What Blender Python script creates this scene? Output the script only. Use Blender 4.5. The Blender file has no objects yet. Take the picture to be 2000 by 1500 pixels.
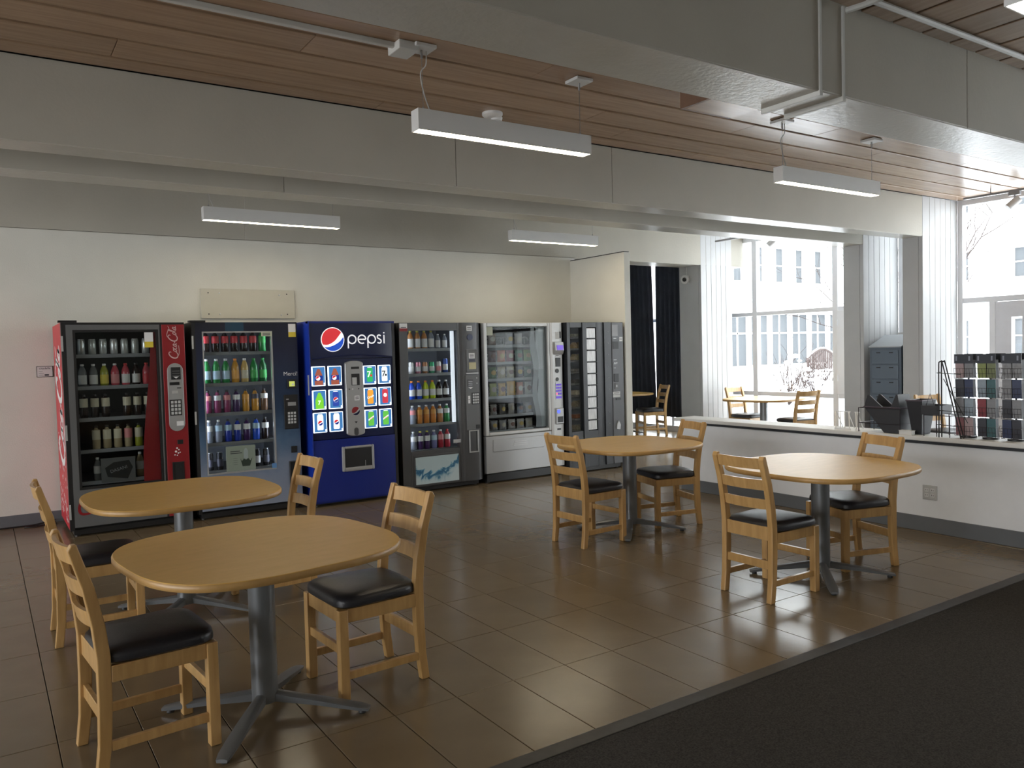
import bpy, bmesh, math, random
from mathutils import Vector, Matrix
random.seed(7)
PI = math.pi
sc = bpy.context.scene
COL = sc.collection

# ------------------------------------------------------------------ camera
CAM_H = 1.5
YAW, PITCH, ROLL, FPX = math.radians(33.585), math.radians(-2.322), math.radians(-1.496), 1562.72
fw = Vector((math.sin(YAW)*math.cos(PITCH), math.cos(YAW)*math.cos(PITCH), math.sin(PITCH)))
rt = Vector((math.cos(YAW), -math.sin(YAW), 0)); up = rt.cross(fw)
r2 = rt*math.cos(ROLL) + up*math.sin(ROLL); u2 = -rt*math.sin(ROLL) + up*math.cos(ROLL)
cam = bpy.data.cameras.new('camera'); camo = bpy.data.objects.new('camera', cam); COL.objects.link(camo)
camo.matrix_world = Matrix(((r2.x, u2.x, -fw.x, 0), (r2.y, u2.y, -fw.y, 0), (r2.z, u2.z, -fw.z, CAM_H), (0, 0, 0, 1)))
cam.sensor_fit = 'HORIZONTAL'; cam.sensor_width = 36; cam.lens = FPX/2000*36
cam.clip_start = 0.05; cam.clip_end = 300
sc.camera = camo

# ------------------------------------------------------------------ world, exposure
W = bpy.data.worlds.new('overcast_sky'); sc.world = W; W.use_nodes = True
bg = W.node_tree.nodes['Background']
bg.inputs['Color'].default_value = (0.96, 0.98, 1.0, 1); bg.inputs['Strength'].default_value = 7.0
sc.view_settings.view_transform = 'Standard'; sc.view_settings.look = 'None'
sc.view_settings.gamma = 1; sc.view_settings.use_curve_mapping = False
sc.view_settings.exposure = 0.40
LAMP = 27.0          # pendant diffuser strength

def portal(x, y, z, sx, sz, rot):
    l = bpy.data.lights.new('daylight_portal', 'AREA'); l.shape = 'RECTANGLE'; l.size = sx; l.size_y = sz
    l.cycles.is_portal = True
    o = bpy.data.objects.new('daylight_portal', l); COL.objects.link(o)
    o.location = (x, y, z); o.rotation_euler = rot
# portals face into the room (area light shines along -Z)
portal(10.42, 7.4, 1.4, 2.7, 2.8, (0, PI/2, 0))
portal(10.42, 4.1, 1.6, 3.2, 2.6, (0, PI/2, 0))
portal(10.42, .65, 1.6, 3.2, 3.7, (0, PI/2, 0))
portal(10.42, 10.7, 1.6, 3.2, 2.7, (0, PI/2, 0))
portal(-8.1, 2.8, 1.6, 2.6, 9.6, (0, -PI/2, 0))

# ------------------------------------------------------------------ material helpers
MC = {}
def mat(name, col, rough=0.5, metal=0.0, noise=0.0, nscale=8.0, bump=0.0, bscale=60.0, emit=0.0, ecol=None, spec=0.5, coat=0.0, stretch=None):
    if name in MC: return MC[name]
    m = bpy.data.materials.new(name); m.use_nodes = True; nt = m.node_tree; b = nt.nodes['Principled BSDF']
    b.inputs['Base Color'].default_value = (*col, 1); b.inputs['Roughness'].default_value = rough
    b.inputs['Metallic'].default_value = metal; b.inputs['Specular IOR Level'].default_value = spec
    b.inputs['Coat Weight'].default_value = coat
    if emit:
        b.inputs['Emission Color'].default_value = (*(ecol or col), 1); b.inputs['Emission Strength'].default_value = emit
    if noise or bump:
        tc = nt.nodes.new('ShaderNodeTexCoord'); mp = nt.nodes.new('ShaderNodeMapping')
        nt.links.new(tc.outputs['Object'], mp.inputs['Vector'])
        if stretch: mp.inputs['Scale'].default_value = stretch
    if noise:
        n = nt.nodes.new('ShaderNodeTexNoise'); n.inputs['Scale'].default_value = nscale; n.inputs['Detail'].default_value = 5
        nt.links.new(mp.outputs['Vector'], n.inputs['Vector'])
        r = nt.nodes.new('ShaderNodeValToRGB')
        r.color_ramp.elements[0].position = 0.3; r.color_ramp.elements[1].position = 0.7
        r.color_ramp.elements[0].color = (*[c*(1-noise) for c in col], 1)
        r.color_ramp.elements[1].color = (*[min(1, c*(1+noise)) for c in col], 1)
        nt.links.new(n.outputs['Fac'], r.inputs['Fac']); nt.links.new(r.outputs['Color'], b.inputs['Base Color'])
    if bump:
        n2 = nt.nodes.new('ShaderNodeTexNoise'); n2.inputs['Scale'].default_value = bscale; n2.inputs['Detail'].default_value = 4
        nt.links.new(mp.outputs['Vector'], n2.inputs['Vector'])
        bp = nt.nodes.new('ShaderNodeBump'); bp.inputs['Strength'].default_value = bump; bp.inputs['Distance'].default_value = 0.01
        nt.links.new(n2.outputs['Fac'], bp.inputs['Height']); nt.links.new(bp.outputs['Normal'], b.inputs['Normal'])
    MC[name] = m; return m

def glass_mat(name, tint=(0.95, 0.97, 0.97), refl=1.0, rough=0.02):
    if name in MC: return MC[name]
    m = bpy.data.materials.new(name); m.use_nodes = True; nt = m.node_tree; nt.nodes.clear()
    o = nt.nodes.new('ShaderNodeOutputMaterial'); mx = nt.nodes.new('ShaderNodeMixShader')
    t = nt.nodes.new('ShaderNodeBsdfTransparent'); t.inputs['Color'].default_value = (*tint, 1)
    g = nt.nodes.new('ShaderNodeBsdfGlossy'); g.inputs['Roughness'].default_value = rough
    g.inputs['Color'].default_value = (refl, refl, refl, 1)
    lw = nt.nodes.new('ShaderNodeLayerWeight'); lw.inputs['Blend'].default_value = 0.5
    pw = nt.nodes.new('ShaderNodeMath'); pw.operation = 'POWER'; pw.inputs[1].default_value = 5.0; nt.links.new(lw.outputs['Facing'], pw.inputs[0])
    f = nt.nodes.new('ShaderNodeMath'); f.operation = 'MULTIPLY_ADD'; f.inputs[1].default_value = 0.94; f.inputs[2].default_value = 0.04; nt.links.new(pw.outputs[0], f.inputs[0])
    nt.links.new(f.outputs[0], mx.inputs[0]); nt.links.new(t.outputs[0], mx.inputs[1]); nt.links.new(g.outputs[0], mx.inputs[2])
    nt.links.new(mx.outputs[0], o.inputs['Surface'])
    MC[name] = m; return m

def wood_mat(name, c1, c2, rough=0.35, scale=(1, 12, 12), coat=0.0, var=0.0):
    if name in MC: return MC[name]
    m = bpy.data.materials.new(name); m.use_nodes = True; nt = m.node_tree; b = nt.nodes['Principled BSDF']
    tc = nt.nodes.new('ShaderNodeTexCoord'); mp = nt.nodes.new('ShaderNodeMapping'); mp.inputs['Scale'].default_value = scale
    oi = nt.nodes.new('ShaderNodeObjectInfo'); ad = nt.nodes.new('ShaderNodeVectorMath'); ad.operation = 'ADD'
    nt.links.new(tc.outputs['Object'], mp.inputs['Vector'])
    sc_ = nt.nodes.new('ShaderNodeMath'); sc_.operation = 'MULTIPLY'; sc_.inputs[1].default_value = 37.0
    nt.links.new(oi.outputs['Random'], sc_.inputs[0])
    nt.links.new(mp.outputs['Vector'], ad.inputs[0]); nt.links.new(sc_.outputs[0], ad.inputs[1])
    n = nt.nodes.new('ShaderNodeTexNoise'); n.inputs['Scale'].default_value = 3.0; n.inputs['Detail'].default_value = 6; n.inputs['Distortion'].default_value = 0.6
    nt.links.new(ad.outputs[0], n.inputs['Vector'])
    r = nt.nodes.new('ShaderNodeValToRGB'); r.color_ramp.elements[0].position = 0.35; r.color_ramp.elements[1].position = 0.68
    r.color_ramp.elements[0].color = (*c1, 1); r.color_ramp.elements[1].color = (*c2, 1)
    nt.links.new(n.outputs['Fac'], r.inputs['Fac'])
    if var:
        h = nt.nodes.new('ShaderNodeHueSaturation'); mr = nt.nodes.new('ShaderNodeMapRange')
        mr.inputs['To Min'].default_value = 1-var; mr.inputs['To Max'].default_value = 1+var
        nt.links.new(oi.outputs['Random'], mr.inputs['Value']); nt.links.new(mr.outputs[0], h.inputs['Value'])
        nt.links.new(r.outputs['Color'], h.inputs['Color']); nt.links.new(h.outputs['Color'], b.inputs['Base Color'])
    else:
        nt.links.new(r.outputs['Color'], b.inputs['Base Color'])
    b.inputs['Roughness'].default_value = rough; b.inputs['Coat Weight'].default_value = coat; b.inputs['Coat Roughness'].default_value = 0.15
    MC[name] = m; return m

# ------------------------------------------------------------------ mesh helpers
class MB:
    def __init__(s): s.v = []; s.f = []
    def add(s, vs, fs):
        k = len(s.v); s.v += [tuple(v) for v in vs]; s.f += [tuple(i+k for i in f) for f in fs]; return s
    def box(s, x0, x1, y0, y1, z0, z1):
        return s.add([(x0,y0,z0),(x1,y0,z0),(x1,y1,z0),(x0,y1,z0),(x0,y0,z1),(x1,y0,z1),(x1,y1,z1),(x0,y1,z1)],
                     [(0,3,2,1),(4,5,6,7),(0,1,5,4),(1,2,6,5),(2,3,7,6),(3,0,4,7)])
    def prism(s, poly, a, b, axis='z'):
        # poly: 2D outline (counter-clockwise seen from +axis); axis z: (x,y); y: (x,z); x: (y,z)
        n = len(poly)
        def P(p, t):
            return (p[0], p[1], t) if axis == 'z' else ((p[0], t, p[1]) if axis == 'y' else (t, p[0], p[1]))
        vs = [P(p, a) for p in poly] + [P(p, b) for p in poly]
        fs = [tuple(range(n-1, -1, -1)), tuple(range(n, 2*n))] + [(i, (i+1) % n, n+(i+1) % n, n+i) for i in range(n)]
        return s.add(vs, fs)
    def lathe(s, prof, n=16, cx=0, cy=0, cz=0, cap=True):
        vs = []; fs = []
        for r, z in prof:
            for i in range(n):
                a = 2*PI*i/n; vs.append((cx+r*math.cos(a), cy+r*math.sin(a), cz+z))
        for j in range(len(prof)-1):
            for i in range(n):
                k = (i+1) % n; fs.append((j*n+i, j*n+k, (j+1)*n+k, (j+1)*n+i))
        if cap:
            fs.append(tuple(range(n-1, -1, -1))); m = (len(prof)-1)*n; fs.append(tuple(range(m, m+n)))
        return s.add(vs, fs)
    def tube(s, pts, r, n=6, closed=False):
        pts = [Vector(p) for p in pts]; rs = r if isinstance(r, (list, tuple)) else [r]*len(pts)
        vs = []; fs = []; N = len(pts)
        ref = None
        for i, p in enumerate(pts):
            if closed: t = pts[(i+1) % N]-pts[i-1]
            else: t = pts[min(i+1, N-1)]-pts[max(i-1, 0)]
            if t.length < 1e-9: t = Vector((0, 0, 1))
            t.normalize()
            if ref is None: ref = Vector((0, 0, 1)) if abs(t.z) < 0.9 else Vector((1, 0, 0))
            u = t.cross(ref)
            if u.length < 1e-6: u = t.cross(Vector((0.3, 1, 0.2)))
            u.normalize(); w = u.cross(t); ref = w.copy() if abs(t.z) > 0.95 else ref
            for k in range(n):
                a = 2*PI*k/n; vs.append(p + (u*math.cos(a)+w*math.sin(a))*rs[i])
        M = N if closed else N-1
        for i in range(M):
            for k in range(n):
                l = (k+1) % n; j = (i+1) % N
                fs.append((i*n+k, i*n+l, j*n+l, j*n+k))
        if not closed:
            fs.append(tuple(range(n-1, -1, -1))); fs.append(tuple(range((N-1)*n, N*n)))
        return s.add(vs, fs)
    def bar(s, p0, p1, w, h):
        # rectangular bar between two points: w across (horizontal), h the other way
        p0 = Vector(p0); p1 = Vector(p1); t = (p1-p0).normalized()
        u = t.cross(Vector((0, 0, 1)))
        if u.length < 1e-4: u = Vector((1, 0, 0))
        u.normalize(); v = u.cross(t)
        vs = []
        for p in (p0, p1):
            for a, b in ((-1, -1), (1, -1), (1, 1), (-1, 1)): vs.append(p+u*a*w/2+v*b*h/2)
        return s.add(vs, [(0,1,2,3),(7,6,5,4),(0,4,5,1),(1,5,6,2),(2,6,7,3),(3,7,4,0)])
    def mesh(s, name, m, smooth=False, bevel=0.0, seg=2, auto=None):
        me = bpy.data.meshes.new(name); me.from_pydata(s.v, [], s.f); me.update()
        bm = bmesh.new(); bm.from_mesh(me)
        bmesh.ops.recalc_face_normals(bm, faces=bm.faces)
        if bevel:
            ed = [e for e in bm.edges if len(e.link_faces) == 2 and e.calc_face_angle(0) > 0.6]
            bmesh.ops.bevel(bm, geom=ed, offset=bevel, segments=seg, profile=0.5, affect='EDGES', clamp_overlap=True)
        if smooth:
            lim = auto if auto else 0.7
            for f in bm.faces: f.smooth = True
            for e in bm.edges:
                if len(e.link_faces) == 2 and e.calc_face_angle(0) > lim: e.smooth = False
        bm.to_mesh(me); bm.free()
        if m is not None: me.materials.append(m)
        return me
    def build(s, name, m, parent=None, **k):
        return link(name, s.mesh(name, m, **k), parent)

def link(name, me, parent=None, loc=None, rot=None):
    o = bpy.data.objects.new(name, me); COL.objects.link(o)
    if parent is not None: o.parent = parent
    if loc is not None: o.location = loc
    if rot is not None: o.rotation_euler = rot
    return o
def tag(o, label=None, cat=None, group=None, kind=None):
    if label: o['label'] = label
    if cat: o['category'] = cat
    if group: o['group'] = group
    if kind: o['kind'] = kind
    return o
def thing(name, label, cat, loc=(0, 0, 0), rz=0.0, group=None):
    o = link(name, None, None, loc, (0, 0, rz)); o.empty_display_size = 0.1
    return tag(o, label, cat, group)
def struct(name, mb, m, label=None, parent=None, **k):
    o = mb.build(name, m, parent, **k)
    if parent is None:
        o['kind'] = 'structure'
        if label: o['label'] = label
    return o
def copy_tree(o, parent=None):
    kids = list(o.children)
    c = o.copy(); COL.objects.link(c)
    if parent is not None: c.parent = parent
    for ch in kids: copy_tree(ch, c)
    return c
def box(name, x0, x1, y0, y1, z0, z1, m, parent=None, bevel=0.0, **k):
    return MB().box(x0, x1, y0, y1, z0, z1).build(name, m, parent, bevel=bevel, **k)

TXT = {}
def text(name, s, size, m, parent, x, y, z, face='-y', align='CENTER', bold=0.0, rot=0.0, sx=1.0):
    key = (s, align, bold)
    if key not in TXT:
        cu = bpy.data.curves.new('lettering', 'FONT'); cu.body = s; cu.size = 1.0; cu.align_x = align; cu.align_y = 'CENTER'; cu.offset = bold
        cu.resolution_u = 3; cu.extrude = 0.004
        ob = bpy.data.objects.new('lettering', cu); COL.objects.link(ob)
        dg = bpy.context.evaluated_depsgraph_get(); me = bpy.data.meshes.new_from_object(ob.evaluated_get(dg))
        bpy.data.objects.remove(ob); TXT[key] = me
    me = TXT[key].copy(); me.materials.clear(); me.materials.append(m)
    R = {'-y': Matrix.Rotation(PI/2, 4, 'X'), '-x': Matrix.Rotation(-PI/2, 4, 'Z') @ Matrix.Rotation(PI/2, 4, 'X')}[face]
    me.transform(R @ Matrix.Rotation(rot, 4, 'Z') @ Matrix.Scale(size, 4) @ Matrix.Scale(sx, 4, (1, 0, 0)))
    o = link(name, me, parent, (x, y, z)); return o

def catmull(pts, k=8, closed=False):
    out = []; n = len(pts)
    rng = range(n) if closed else range(n-1)
    for i in rng:
        p0 = pts[(i-1) % n] if (closed or i > 0) else pts[0]
        p1 = pts[i % n]; p2 = pts[(i+1) % n]; p3 = pts[(i+2) % n] if (closed or i+2 < n) else pts[-1]
        for j in range(k):
            t = j/k
            out.append(tuple(0.5*((2*b)+(-a+c)*t+(2*a-5*b+4*c-d)*t*t+(-a+3*b-3*c+d)*t**3) for a, b, c, d in zip(p0, p1, p2, p3)))
    if not closed: out.append(tuple(pts[-1]))
    return out
def ribbon(mb, pts, w, fmap, closed=False, taper=True):
    # flat printed stroke: pts in 2D, fmap maps (u,v) to 3D
    n = len(pts); vs = []; fs = []
    for i, p in enumerate(pts):
        a = pts[(i-1) % n] if closed else pts[max(i-1, 0)]; b = pts[(i+1) % n] if closed else pts[min(i+1, n-1)]
        dx, dy = b[0]-a[0], b[1]-a[1]; l = math.hypot(dx, dy) or 1; nx, ny = -dy/l, dx/l
        ww = w/2
        if taper and not closed: ww *= 0.35+0.65*math.sin(PI*min(1, max(0, i/(n-1))))**0.6
        vs.append(fmap(p[0]+nx*ww, p[1]+ny*ww)); vs.append(fmap(p[0]-nx*ww, p[1]-ny*ww))
    for i in range(n if closed else n-1):
        j = (i+1) % n; fs.append((2*i, 2*j, 2*j+1, 2*i+1))
    mb.add(vs, fs)
def script_logo(fmap, k=1.0):
    mb = MB()
    def ell(cx, cy, rx, ry): return [(cx+rx*math.cos(t)+0.35*ry*math.sin(t), cy+ry*math.sin(t)) for t in [2*PI*i/16 for i in range(16)]]
    def st(p, w, cl=False): ribbon(mb, catmull(p, 6, cl) if not cl else p, w*k, fmap, cl)
    st([(.70,.70),(.74,.86),(.60,.98),(.36,.88),(.14,.60),(.06,.28),(.16,.02),(.40,-.06),(.62,.04),(.74,.2)], .10)
    st([(.30,-.08),(.55,-.20),(.95,-.22),(1.45,-.16)], .06)
    st(ell(.90,.26,.11,.20), .07, True)
    st([(1.28,.40),(1.20,.48),(1.09,.38),(1.05,.18),(1.13,.06),(1.28,.14)], .07)
    st(ell(1.45,.26,.10,.20), .07, True); st([(1.62,.46),(1.56,.24),(1.58,.08),(1.70,.12)], .07)
    st([(1.70,.26),(1.84,.30)], .08)
    st([(2.52,.70),(2.56,.88),(2.42,1.0),(2.18,.88),(1.98,.60),(1.90,.28),(2.00,.02),(2.24,-.06),(2.46,.04),(2.56,.16)], .10)
    st([(2.20,.90),(2.50,1.14),(2.95,1.02),(3.25,.86),(3.55,1.0)], .06)
    st(ell(2.72,.26,.11,.20), .07, True)
    st([(2.86,.20),(3.02,.50),(3.14,.86),(3.08,.96),(2.98,.60),(2.98,.16),(3.10,.08)], .07)
    st(ell(3.26,.26,.10,.20), .07, True); st([(3.43,.46),(3.37,.24),(3.40,.08),(3.54,.16)], .07)
    return mb
def globe(root, cx, cz, r, y, mr, mw, mb_, tilt=0.0, ring=True):
    # round emblem: white disc, red upper cap, blue lower cap with a white wave between
    def C(t, k=1.0): return (cx+r*k*math.cos(t+tilt), cz+r*k*math.sin(t+tilt))
    n = 32
    o = MB().prism([C(2*PI*i/n, 1.07) for i in range(n)], y, y-.002, 'y').build('emblem_disc', mw, root)
    a0, a1 = math.radians(38), math.radians(205)
    up_ = [C(a0+(a1-a0)*i/20) for i in range(21)]
    wv = catmull([C(a1), C(math.radians(225), .62), C(math.radians(300), .20), C(math.radians(20), .45), C(a0)], 6)[1:-1]
    MB().prism(up_+wv, y-.002, y-.004, 'y').build('emblem_red', mr, o)
    b0, b1 = math.radians(218), math.radians(372)
    lo = [C(b0+(b1-b0)*i/18) for i in range(19)]
    wl = catmull([C(b1), C(math.radians(345), .66), C(math.radians(285), .50), C(math.radians(235), .80), C(b0)], 6)[1:-1]
    MB().prism(lo+wl, y-.002, y-.004, 'y').build('emblem_blue', mb_, o)
    return o
ORD = ['first', 'second', 'third', 'fourth', 'fifth', 'sixth', 'seventh', 'eighth', 'ninth', 'tenth', 'eleventh', 'twelfth']

# ================================================================== SETTING
ZB, ZC = 2.76, 3.24            # beam underside, plank ceiling
XW = 10.30                     # window line of the right-hand facade
YBK = 8.70                     # wall behind the vending machines
XH = 6.15                      # low dividing wall
m_wall = mat('painted_wall', (0.68, 0.665, 0.60), 0.6, noise=0.03, nscale=3, bump=0.15, bscale=90)
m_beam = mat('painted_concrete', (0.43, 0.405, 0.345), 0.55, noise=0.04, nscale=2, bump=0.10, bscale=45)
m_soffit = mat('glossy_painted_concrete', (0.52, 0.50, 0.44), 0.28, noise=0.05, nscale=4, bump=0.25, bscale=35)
m_white = mat('white_paint', (0.70, 0.70, 0.69), 0.5, noise=0.02, nscale=5)
m_base = mat('grey_vinyl_baseboard', (0.13, 0.14, 0.15), 0.5, noise=0.06, nscale=6)
m_grout = mat('grout', (0.05, 0.045, 0.04), 0.9)
m_dark = mat('black_void', (0.012, 0.012, 0.012), 0.8)
m_black = mat('black_plastic', (0.015, 0.015, 0.016), 0.4)
m_alu = mat('grey_window_frame', (0.80, 0.81, 0.84), 0.4)  # grey frame colour raised pale in place of window glare
m_glass = glass_mat('window_glass', (0.96, 0.98, 0.98))
m_gdark = mat('dark_grey_gap', (0.035, 0.037, 0.042), 0.6)

# floor tile material: each tile slightly different
def tile_mat():
    m = mat('brown_porcelain_tile', (0.175, 0.130, 0.078), 0.22, noise=0.06, nscale=5, bump=0.04, bscale=25)
    nt = m.node_tree; b = nt.nodes['Principled BSDF']; src = b.inputs['Base Color'].links[0].from_socket
    oi = nt.nodes.new('ShaderNodeObjectInfo'); h = nt.nodes.new('ShaderNodeHueSaturation'); mr = nt.nodes.new('ShaderNodeMapRange')
    mr.inputs['To Min'].default_value = 0.95; mr.inputs['To Max'].default_value = 1.04
    nt.links.new(oi.outputs['Random'], mr.inputs['Value']); nt.links.new(mr.outputs[0], h.inputs['Value'])
    nt.links.new(src, h.inputs['Color']); nt.links.new(h.outputs['Color'], b.inputs['Base Color'])
    return m
m_tile = tile_mat()
floor = struct('floor', MB().box(-8, XW+.3, 2.40, 12.2, -0.15, -0.006), m_grout, 'brown tiled floor of the seating area')
TX, TY, PX, PY = 0.192, 2.42, 0.2955, 0.594
tile_me = MB().box(.0018, PX-.0018, .0018, PY-.0018, -0.012, 0.0).mesh('tile', m_tile, bevel=.0012, seg=1)
cnt = 0
rest = MB()
for j in range(0, 17):
    for i in range(-28, 35):
        x = TX+i*PX; y = TY+j*PY
        if y > 12.0 or x > XW: continue
        if -2 <= i <= 20 and j <= 10 and not (j == 10 and i > 12):
            link('tile', tile_me, floor, (x, y, 0)); cnt += 1
        else:
            rest.box(x+.0018, x+PX-.0018, y+.0018, y+PY-.0018, -0.012, 0.0)
tag(rest.build('tiles', m_tile, floor), kind='stuff')
# carpet in the aisle and the rubber edge strip
m_carpet = mat('charcoal_carpet', (0.060, 0.056, 0.051), 0.95, noise=0.4, nscale=160, bump=0.8, bscale=300, spec=0.1)
struct('floor_carpet', MB().box(-8, XW+.3, -4, 2.345, -0.15, 0.003), m_carpet, 'dark charcoal carpet of the aisle')
m_strip = mat('black_rubber_strip', (0.03, 0.027, 0.024), 0.45, noise=0.3, nscale=14)
struct('trim_1', MB().box(-8, XH, 2.345, 2.418, -0.05, 0.007), m_strip, 'black rubber strip between carpet and tiles', bevel=.003)

# walls
struct('wall_back', MB().box(-8, 6.86, YBK, YBK+.3, 0, ZC), m_wall, 'pale painted wall behind the vending machines')
struct('baseboard_back', MB().box(-8, 6.78, YBK-.012, YBK, 0, .105), m_base, 'grey vinyl baseboard on the back wall', bevel=.003)
part = struct('wall_partition', MB().box(6.78, 6.875, 7.60, YBK+.3, 0, 2.71), m_wall, 'white partition beside the black vending machine')
box('partition_gap', 6.785, 6.87, 7.605, YBK, 2.71, 2.722, m_black, part)  # black strip standing in for the dark gap above the partition
struct('wall_left', MB().box(-8.2, -8, -4, -2.0, 0, ZC).box(-8.2, -8, 7.6, YBK+.3, 0, ZC).box(-8.2, -8, -2.0, 7.6, 0, .3).box(-8.2, -8, -2.0, 7.6, 2.9, ZC), m_wall)
w5 = struct('window_5', MB().box(-8.15, -8.05, -2.0, 7.6, .3, .36).box(-8.15, -8.05, -2.0, 7.6, 2.84, 2.9), mat('grey_window_frame', (0.80, 0.81, 0.84), 0.4), 'window of the left wall')
for yy in (-2.0, .4, 2.8, 5.2, 7.54): box('frame_bar', -8.15, -8.05, yy, yy+.06, .36, 2.84, MC['grey_window_frame'], w5)
struct('wall_rear', MB().box(-8.2, XW+.3, -4.2, -4, 0, ZC+.1), m_wall)
struct('wall_alcove', MB().box(6.86, XW+.3, 12.2, 12.4, 0, ZC), m_white)
struct('wall_alcove_left', MB().box(6.76, 6.86, YBK+.3, 12.2, 0, ZC), m_white)

# low dividing wall with ledge
hw = struct('wall_low_divider', MB().box(XH, XH+.14, -4, 6.05, 0, .69), mat('brightened_divider_paint', (.80, .82, .85), .55, noise=.02), 'low white dividing wall with ledge')  # white paint made brighter and cooler in place of light falling on it
box('shadow_gap', XH+.02, XH+.12, -4, 6.03, .69, .722, m_gdark, hw)
box('ledge', XH-.07, XH+.24, -4, 6.09, .722, .757, m_white, hw, bevel=.006)
struct('baseboard_divider', MB().box(XH-.012, XH, -4, 6.05, 0, .118), m_base, 'grey vinyl baseboard of the low divider', bevel=.003)

# concrete beams (segments with open joints) and the wall fins they land on
def beam(name, y0, y1, cuts, ztop, label, x0=-8.0, x1=XW):
    b = struct(name, MB().box(x0, x1, y0+.01, y1-.01, ZB+.006, ztop), m_beam, label)
    e = [x0]+cuts+[x1]
    for a, c in zip(e, e[1:]):
        box('beam_segment', a+.0015, c-.0015, y0, y1, ZB, ztop, m_beam, b, bevel=.006, seg=2)
    box('soffit_face', x0, x1, y0+.004, y1-.004, ZB-.003, ZB+.004, m_soffit, b)
    return b
beam('beam_1', 2.50, 2.86, [1.15, 4.97], ZC+.1, 'big white concrete beam nearest the camera')
beam('beam_2', 5.31, 5.55, [3.07, 4.62], ZC, 'white concrete beam under the wooden ceiling')
beam('beam_3', 6.09, 6.36, [2.0], ZC, 'second white concrete beam behind the first')
beam('beam_4', YBK-.004, 9.10, [2.42], ZC, 'white concrete beam above the back wall')
m_board = mat('darkened_boarding_paint', (0.50, 0.505, 0.51), 0.5, noise=0.03, nscale=4)  # white paint darkened in its colour to hold back the strong window light
def fin(name, x0, x1, y0, y1, z1, gx, label):
    f = struct(name, MB().box(x0+.012, x1, y0+.012, y1, 0, z1), m_gdark, label)
    # face boards on the front, plain return on the end
    e = [x0]+gx+[x1]
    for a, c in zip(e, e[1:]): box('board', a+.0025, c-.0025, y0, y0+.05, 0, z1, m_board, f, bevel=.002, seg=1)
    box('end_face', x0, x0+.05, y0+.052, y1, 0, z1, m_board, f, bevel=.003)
    box('back_face', x0+.052, x1, y1, y1+.012, 0, z1, m_white, f)
fin('wall_fin_1', 9.50, XW, 5.308, 5.56, ZC, [9.66, 9.78, 9.90, 10.02, 10.14], 'white boarded pillar beside the big window')
fin('wall_fin_2', 9.50, XW, 6.085, 6.37, ZC, [9.62, 9.74, 9.86, 9.98, 10.10], 'white boarded pillar between the windows')
fin('wall_fin_3', 9.32, 10.02, YBK-.006, 9.15, ZC, [9.44, 9.55, 9.66, 9.77, 9.88], 'white boarded pillar beside the curtains')
fin('wall_fin_4', 9.50, XW, 2.50, 2.86, ZC, [9.66, 9.78, 9.90, 10.02, 10.14], 'boarded pillar at the right end of the big window')

# ceilings
m_plank = wood_mat('fir_plank', (0.33, 0.215, 0.135), (0.41, 0.275, 0.175), 0.27, (0.6, 9, 9), var=0.08)
m_plank2 = wood_mat('fir_plank_grey', (0.25, 0.17, 0.11), (0.33, 0.235, 0.16), 0.35, (9, 0.6, 9), var=0.12)
ceil = struct('ceiling', MB().box(-8.2, XW+.3, -4.2, 12.4, ZC+.035, ZC+.2), m_dark, 'wooden plank ceiling')
rows = [2.86, 3.08, 3.365, 3.655, 3.945, 4.235, 4.525, 4.815, 5.115, 5.31]
joints = {0: [0.5, 4.4, 8.0], 1: [2.1, 5.6, 9.0], 2: [1.2, 4.9, 8.6], 3: [2.77, 6.2, 9.2], 4: [-0.7, 3.0, 4.82, 5.9, 8.2], 5: [1.6, 5.2, 7.0], 6: [-1.0, 3.9, 6.0, 8.8], 7: [0.7, 4.4, 6.4], 8: [2.4, 5.5, 9.3]}
for k, (a, b) in enumerate(zip(rows, rows[1:])):
    e = [-8, -4.2+.4*(k % 3)]+joints[k]+[XW]
    for x0, x1 in zip(e, e[1:]):
        w = x1-x0; me = MB().box(.001, w-.001, .016, b-a-.016, 0, .03).mesh('plank', m_plank, bevel=.003, seg=1)
        link('plank', me, ceil, (x0, a, ZC))
# near bay: planks running the other way
x = -8.0; i = 0
while x < XW:
    me = MB().box(.012, .278, 0, 6.5, 0, .03).mesh('plank', m_plank2, bevel=.003, seg=1)
    link('plank', me, ceil, (x, -4.0, ZC-.02)); x += .29; i += 1
box('ceiling_board', -8, XW, 5.55, 6.09, ZC-.002, ZC+.03, m_white, ceil)
box('ceiling_board', -8, XW, 6.36, YBK, ZC-.002, ZC+.03, m_white, ceil)
box('ceiling_board', 6.76, XW+.3, 9.10, 12.2, ZC-.002, ZC+.03, m_white, ceil)

# right-hand facade windows --------------------------------------------------
def pane(name, y0, y1, z0, z1, parent, x=XW+.06): return box(name, x-.004, x+.004, y0, y1, z0, z1, m_glass, parent)
def fr(y0, y1, z0, z1, parent, d=.09, x=XW):
    if y1-y0 > .2: x += .005; d -= .01
    return box('frame_bar', x, x+d, y0, y1, z0, z1, m_alu, parent, bevel=.003, seg=1)
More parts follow.
